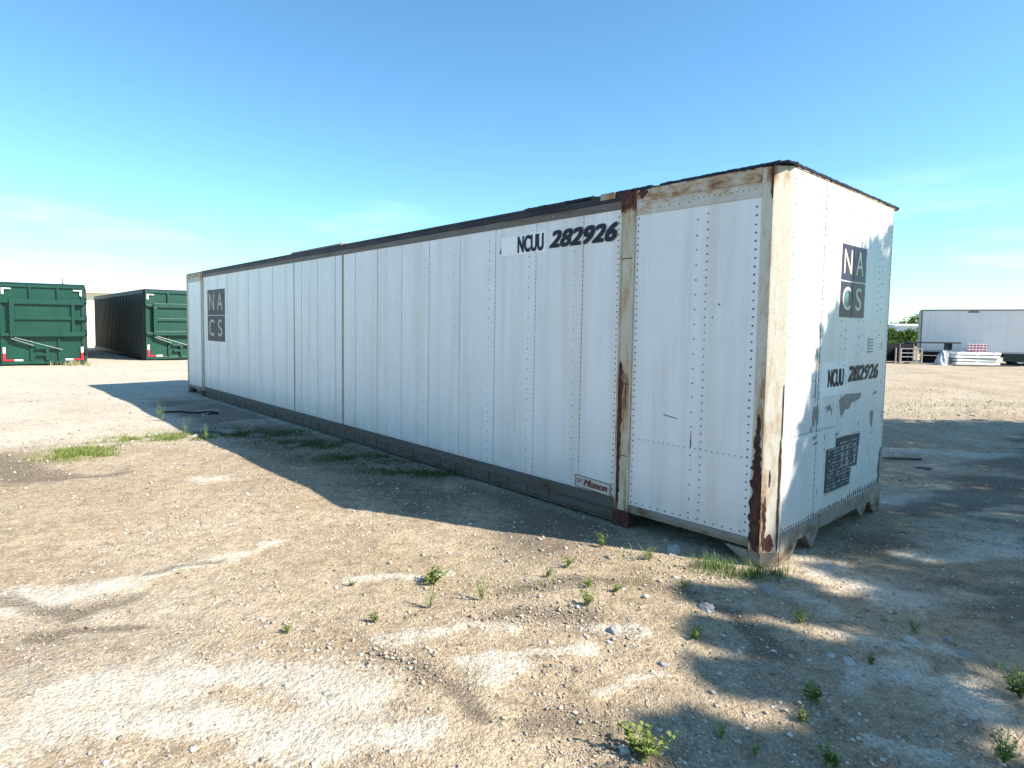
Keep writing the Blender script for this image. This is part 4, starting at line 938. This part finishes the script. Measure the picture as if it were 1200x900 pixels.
# ------------------------------------------------------------------ weeds and grass
def blades(x, y, h, wd, q, bend=.5):
    """curved grass blades rooted at x,y arrays"""
    n = len(x); a = q.uniform(0, 6.28, n); l = q.uniform(.1, bend, n)*h; z = height(x, y)
    dx, dy = np.cos(a), np.sin(a); P = []
    for tt in (0, .5, 1): P.append(np.stack([x+dx*l*tt*tt, y+dy*l*tt*tt, z+h*tt-.004-.15*h*bend*tt*tt], -1))
    sx_, sy_ = -dy*wd, dx*wd; S = np.stack([sx_, sy_, np.zeros(n)], -1)
    V = np.stack([P[0]-S, P[0]+S, P[1]+S*.7, P[1]-S*.7, P[2]+S*.08, P[2]-S*.08], 1).reshape(-1, 3)
    i = np.arange(n)[:, None]*6; F_ = np.concatenate([i+np.array([[0, 1, 2, 3]]), i+np.array([[3, 2, 4, 5]])]); return V, F_, np.repeat(q.random(n), 6)
def patch(name, blobs, label, seed, n, h, wd, mat, cat='grass', bend=.7):
    q = np.random.default_rng(seed); X_, Y_ = [], []
    for cx, cy, wx, wy, f in blobs:
        m0 = int(n*f); px_ = q.normal(cx, wx, m0*2); py_ = q.normal(cy, wy, m0*2); k = q.random(m0*2) < np.clip((fbm(px_, py_, .22, seed, 3)-.38)*5, 0, 1); X_.append(px_[k]); Y_.append(py_[k])
    x = np.concatenate(X_); y = np.concatenate(Y_); hh = h*q.uniform(.35, 1.2, len(x)); V, F_, c_ = blades(x, y, hh, wd, q, bend)
    o = npmesh(name, V, F_, mat, col=np.c_[c_, c_, c_]); tag(o, label, cat, kind='stuff')
patch('grass_patch', [(-5.33, 8.0, .20, .26, .30), (-5.0, 7.8, .20, .12, .07), (-5.5, 8.6, .18, .15, .04)], 'rounded bright green grass patch in the left foreground dirt', 1, 9000, .055, .003, M['grass'])
patch('grass_patch', [(-5.05, 9.10, .30, .15, .16), (-4.5, 9.2, .25, .13, .14), (-5.0, 9.5, .3, .2, .02)], 'long green grass strip reaching into the container shadow edge', 2, 8000, .06, .003, M['grass'])
patch('grass_patch', [(-3.5, 9.6, .5, .22, .25), (-2.4, 8.75, .45, .2, .25), (-1.4, 7.85, .45, .18, .3), (-.7, 7.2, .35, .14, .2), (-4.2, 9.9, .5, .4, .06)], 'dim low weeds growing along the foot of the container in shadow', 3, 10000, .05, .003, M['dimgrass'])  # blade green is darkened to stand for the container's shadow
patch('grass_patch', [(1.95, 4.28, .16, .05, .3), (1.72, 4.42, .10, .05, .25), (2.1, 4.28, .08, .04, .2), (1.45, 4.62, .15, .05, .12)], 'tall tufts of green grass around the rusty container corner', 4, 650, .11, .0024, M['dimgrass2'], bend=.9)
patch('grass_patch', [(9, 13.8, 1.6, .5, .5), (12, 14.5, 2, .6, .5), (11.5, 18, 2, .6, .4)], 'sparse dry grass in the sunlit dirt right of the container', 5, 1100, .09, .005, M['grassd'])
patch('grass_patch', [(.7, 4.1, .45, .28, .6), (.2, 3.9, .5, .2, .3), (1.3, 4.2, .3, .2, .3), (2.0, 3.6, .3, .2, .25)], 'thin dry sprigs scattered over the dirt before the container', 6, 900, .045, .0016, M['grassd'])
patch('grass_patch', [(-15.9, 23.9, .35, .2, 1)], 'small dry tuft under the left green container corner', 7, 500, .22, .01, M['grassd'])
def weed(x, y, h, label, seed, nst=7, leaf=.03, mat='weed', broad=.32, spread=.55):
    q = np.random.default_rng(seed); V = []; F_ = []; cc = []; m_ = MB(); z0_ = hz(x, y)
    for k in range(nst):
        a = q.uniform(0, 6.28); L_ = h*q.uniform(.55, 1.05); sp_ = spread*q.uniform(.15, 1)
        pts = [np.array([math.cos(a)*L_*sp_*t_, math.sin(a)*L_*sp_*t_, L_*(t_-.25*sp_*t_*t_)]) for t_ in np.linspace(0, 1, 5)]
        m_.tube([tuple(p) for p in pts], .0022, 5, 0, .001)
        nl = int(5+L_/leaf*1.1)
        for j in range(nl):
            t_ = .15+.85*j/nl; f = t_*4; i0 = min(3, int(f)); p = pts[i0]*(1-(f-i0))+pts[i0+1]*(f-i0)
            b_ = q.uniform(0, 6.28); el = q.uniform(.05, .9); d = np.array([math.cos(b_)*math.cos(el), math.sin(b_)*math.cos(el), math.sin(el)]); sdv = np.array([-math.sin(b_), math.cos(b_), 0]); ll = leaf*q.uniform(.7, 1.4)*(1.15-.5*t_)
            tip = p+d*ll-np.array([0, 0, ll*.25]); mid = p+d*ll*.5+np.array([0, 0, ll*.04]); i = len(V)
            V += [p, mid+sdv*ll*broad*.5, tip, mid-sdv*ll*broad*.5]; F_.append((i, i+1, i+2, i+3)); cc += [q.random()]*4
    r = tag(empty('weed', (x, y, z0_)), label, 'weed'); m_.build('stem', M['stem'], r)
    npmesh('leaf_cluster', np.array(V), np.array(F_), M[mat], r, np.array([[c_]*3 for c_ in cc]))
M['stem'] = simple('weed_stem', (.14, .20, .06), .7)
WE = [(-.30, 4.07, .11, 'bushy upright weed with broad leaves on the white streak, centre', 9, .042, .55, .8), (-.60, 3.48, .07, 'short dark weed left of the centre ridge', 6, .022, .4, .5), (-.29, 3.67, .12, 'spindly weed below the broad leaved bush', 4, .018, .3, .4),
 (.03, 3.81, .13, 'tall spindly forked weed in the centre dirt', 5, .02, .3, .5), (.70, 3.74, .09, 'yellow green low weed above the ridge rocks', 8, .024, .4, .8), (.70, 2.42, .13, 'large spreading light green weed at the bottom centre', 16, .036, .5, 1.1),
 (1.61, 2.81, .09, 'bright two leaved weed in shade at lower right', 6, .034, .5, .6), (1.48, 2.65, .06, 'small weed just below the bright shaded one', 4, .024, .4, .6), (1.07, 2.55, .08, 'thin wiry weed in the sun at lower right centre', 4, .018, .25, .7),
 (1.45, 2.38, .07, 'leafy seedling cut by the bottom edge', 6, .03, .5, .8), (2.65, 2.87, .16, 'dense green weed clump at the right edge', 16, .034, .35, .7), (2.18, 2.41, .11, 'green grassy weed at the bottom right corner', 14, .03, .3, .6),
 (1.0, 4.82, .12, 'tall pale weed at the shadow edge below the side post', 5, .024, .4, .5), (1.31, 4.56, .11, 'grassy weed at the shadow edge under the near bay', 7, .03, .2, .7), (1.42, 4.04, .05, 'small low weed right of the dirt mound', 5, .02, .4, .8),
 (1.24, 3.36, .06, 'small bright rosette weed near the shade edge', 6, .026, .45, 1.), (1.96, 3.6, .09, 'dark shaded weed below the container corner', 7, .024, .35, .9), (2.59, 3.51, .09, 'wispy yellowish weed among the right stones', 6, .018, .25, .7),
 (-5.86, 11.03, .32, 'tall thin weed at the left tip of the container shadow', 3, .05, .2, .3), (-5.6, 10.7, .34, 'second tall thin weed at the shadow tip', 3, .05, .2, .3), (-4.64, 9.54, .28, 'tall weed at the back of the grass strip', 4, .05, .25, .4), (-4.04, 8.95, .30, 'tall thin weed at the right end of the grass strip', 3, .05, .2, .3),
 (-1.07, 3.35, .04, 'tiny dark weed left of the curved ridge', 4, .018, .4, .8), (.66, 4.38, .08, 'light green weed near the container shadow edge, centre', 6, .022, .4, .7), (.75, 4.02, .07, 'leafy weed in the middle of the sparse weed group', 7, .022, .4, .8), (.50, 4.20, .06, 'small weed left of the sparse group', 5, .02, .4, .7),
 (1.17, 2.45, .07, 'thin two stemmed weed near the bottom edge', 3, .02, .25, .6), (2.11, 3.16, .06, 'small dim weed beside the pale stone pair', 5, .02, .4, .7), (-.84, 4.0, .05, 'small brownish weed left of the white streak', 5, .018, .35, .7), (.92, 3.95, .05, 'low leafy weed right of the sparse group', 6, .02, .4, .9)]
for k, (x, y, h, lb, ns, lf, br_, sp_) in enumerate(WE): weed(x, y, h*(1.25 if y < 6 else 1), lb, 400+k, ns+2, lf*1.15, 'weed', br_, sp_)

q = np.random.default_rng(71); V = []; F_ = []; cc = []
for k in range(420):
    if k < 260: x, y = q.normal(.9, .9), q.normal(3.9, .6)
    else: x, y = q.normal(2.2, .9), q.normal(3.2, .6)
    s_0, v_0 = uv_of(np.array([x]), np.array([y]))
    if v_0[0] > -.05 and s_0[0] > 0: continue
    a = q.uniform(0, 3.14); l = q.uniform(.008, .035); w_ = q.uniform(.0015, .006); z = hz(x, y)+.004; dx, dy = math.cos(a), math.sin(a); i = len(V)
    V += [(x-dx*l, y-dy*l, z), (x-dy*w_, y+dx*w_, z+.004), (x+dx*l, y+dy*l, z+.002), (x+dy*w_, y-dx*w_, z+.006)]; F_.append((i, i+1, i+2, i+3)); cc += [q.random()]*4
o = npmesh('litter', np.array(V), np.array(F_), leafmat('dry_litter', (.10, .07, .045), (.42, .34, .22), .1), col=np.array([[c_]*3 for c_ in cc])); tag(o, 'dry leaf scraps and twig bits strewn on the dirt', 'litter', kind='stuff')
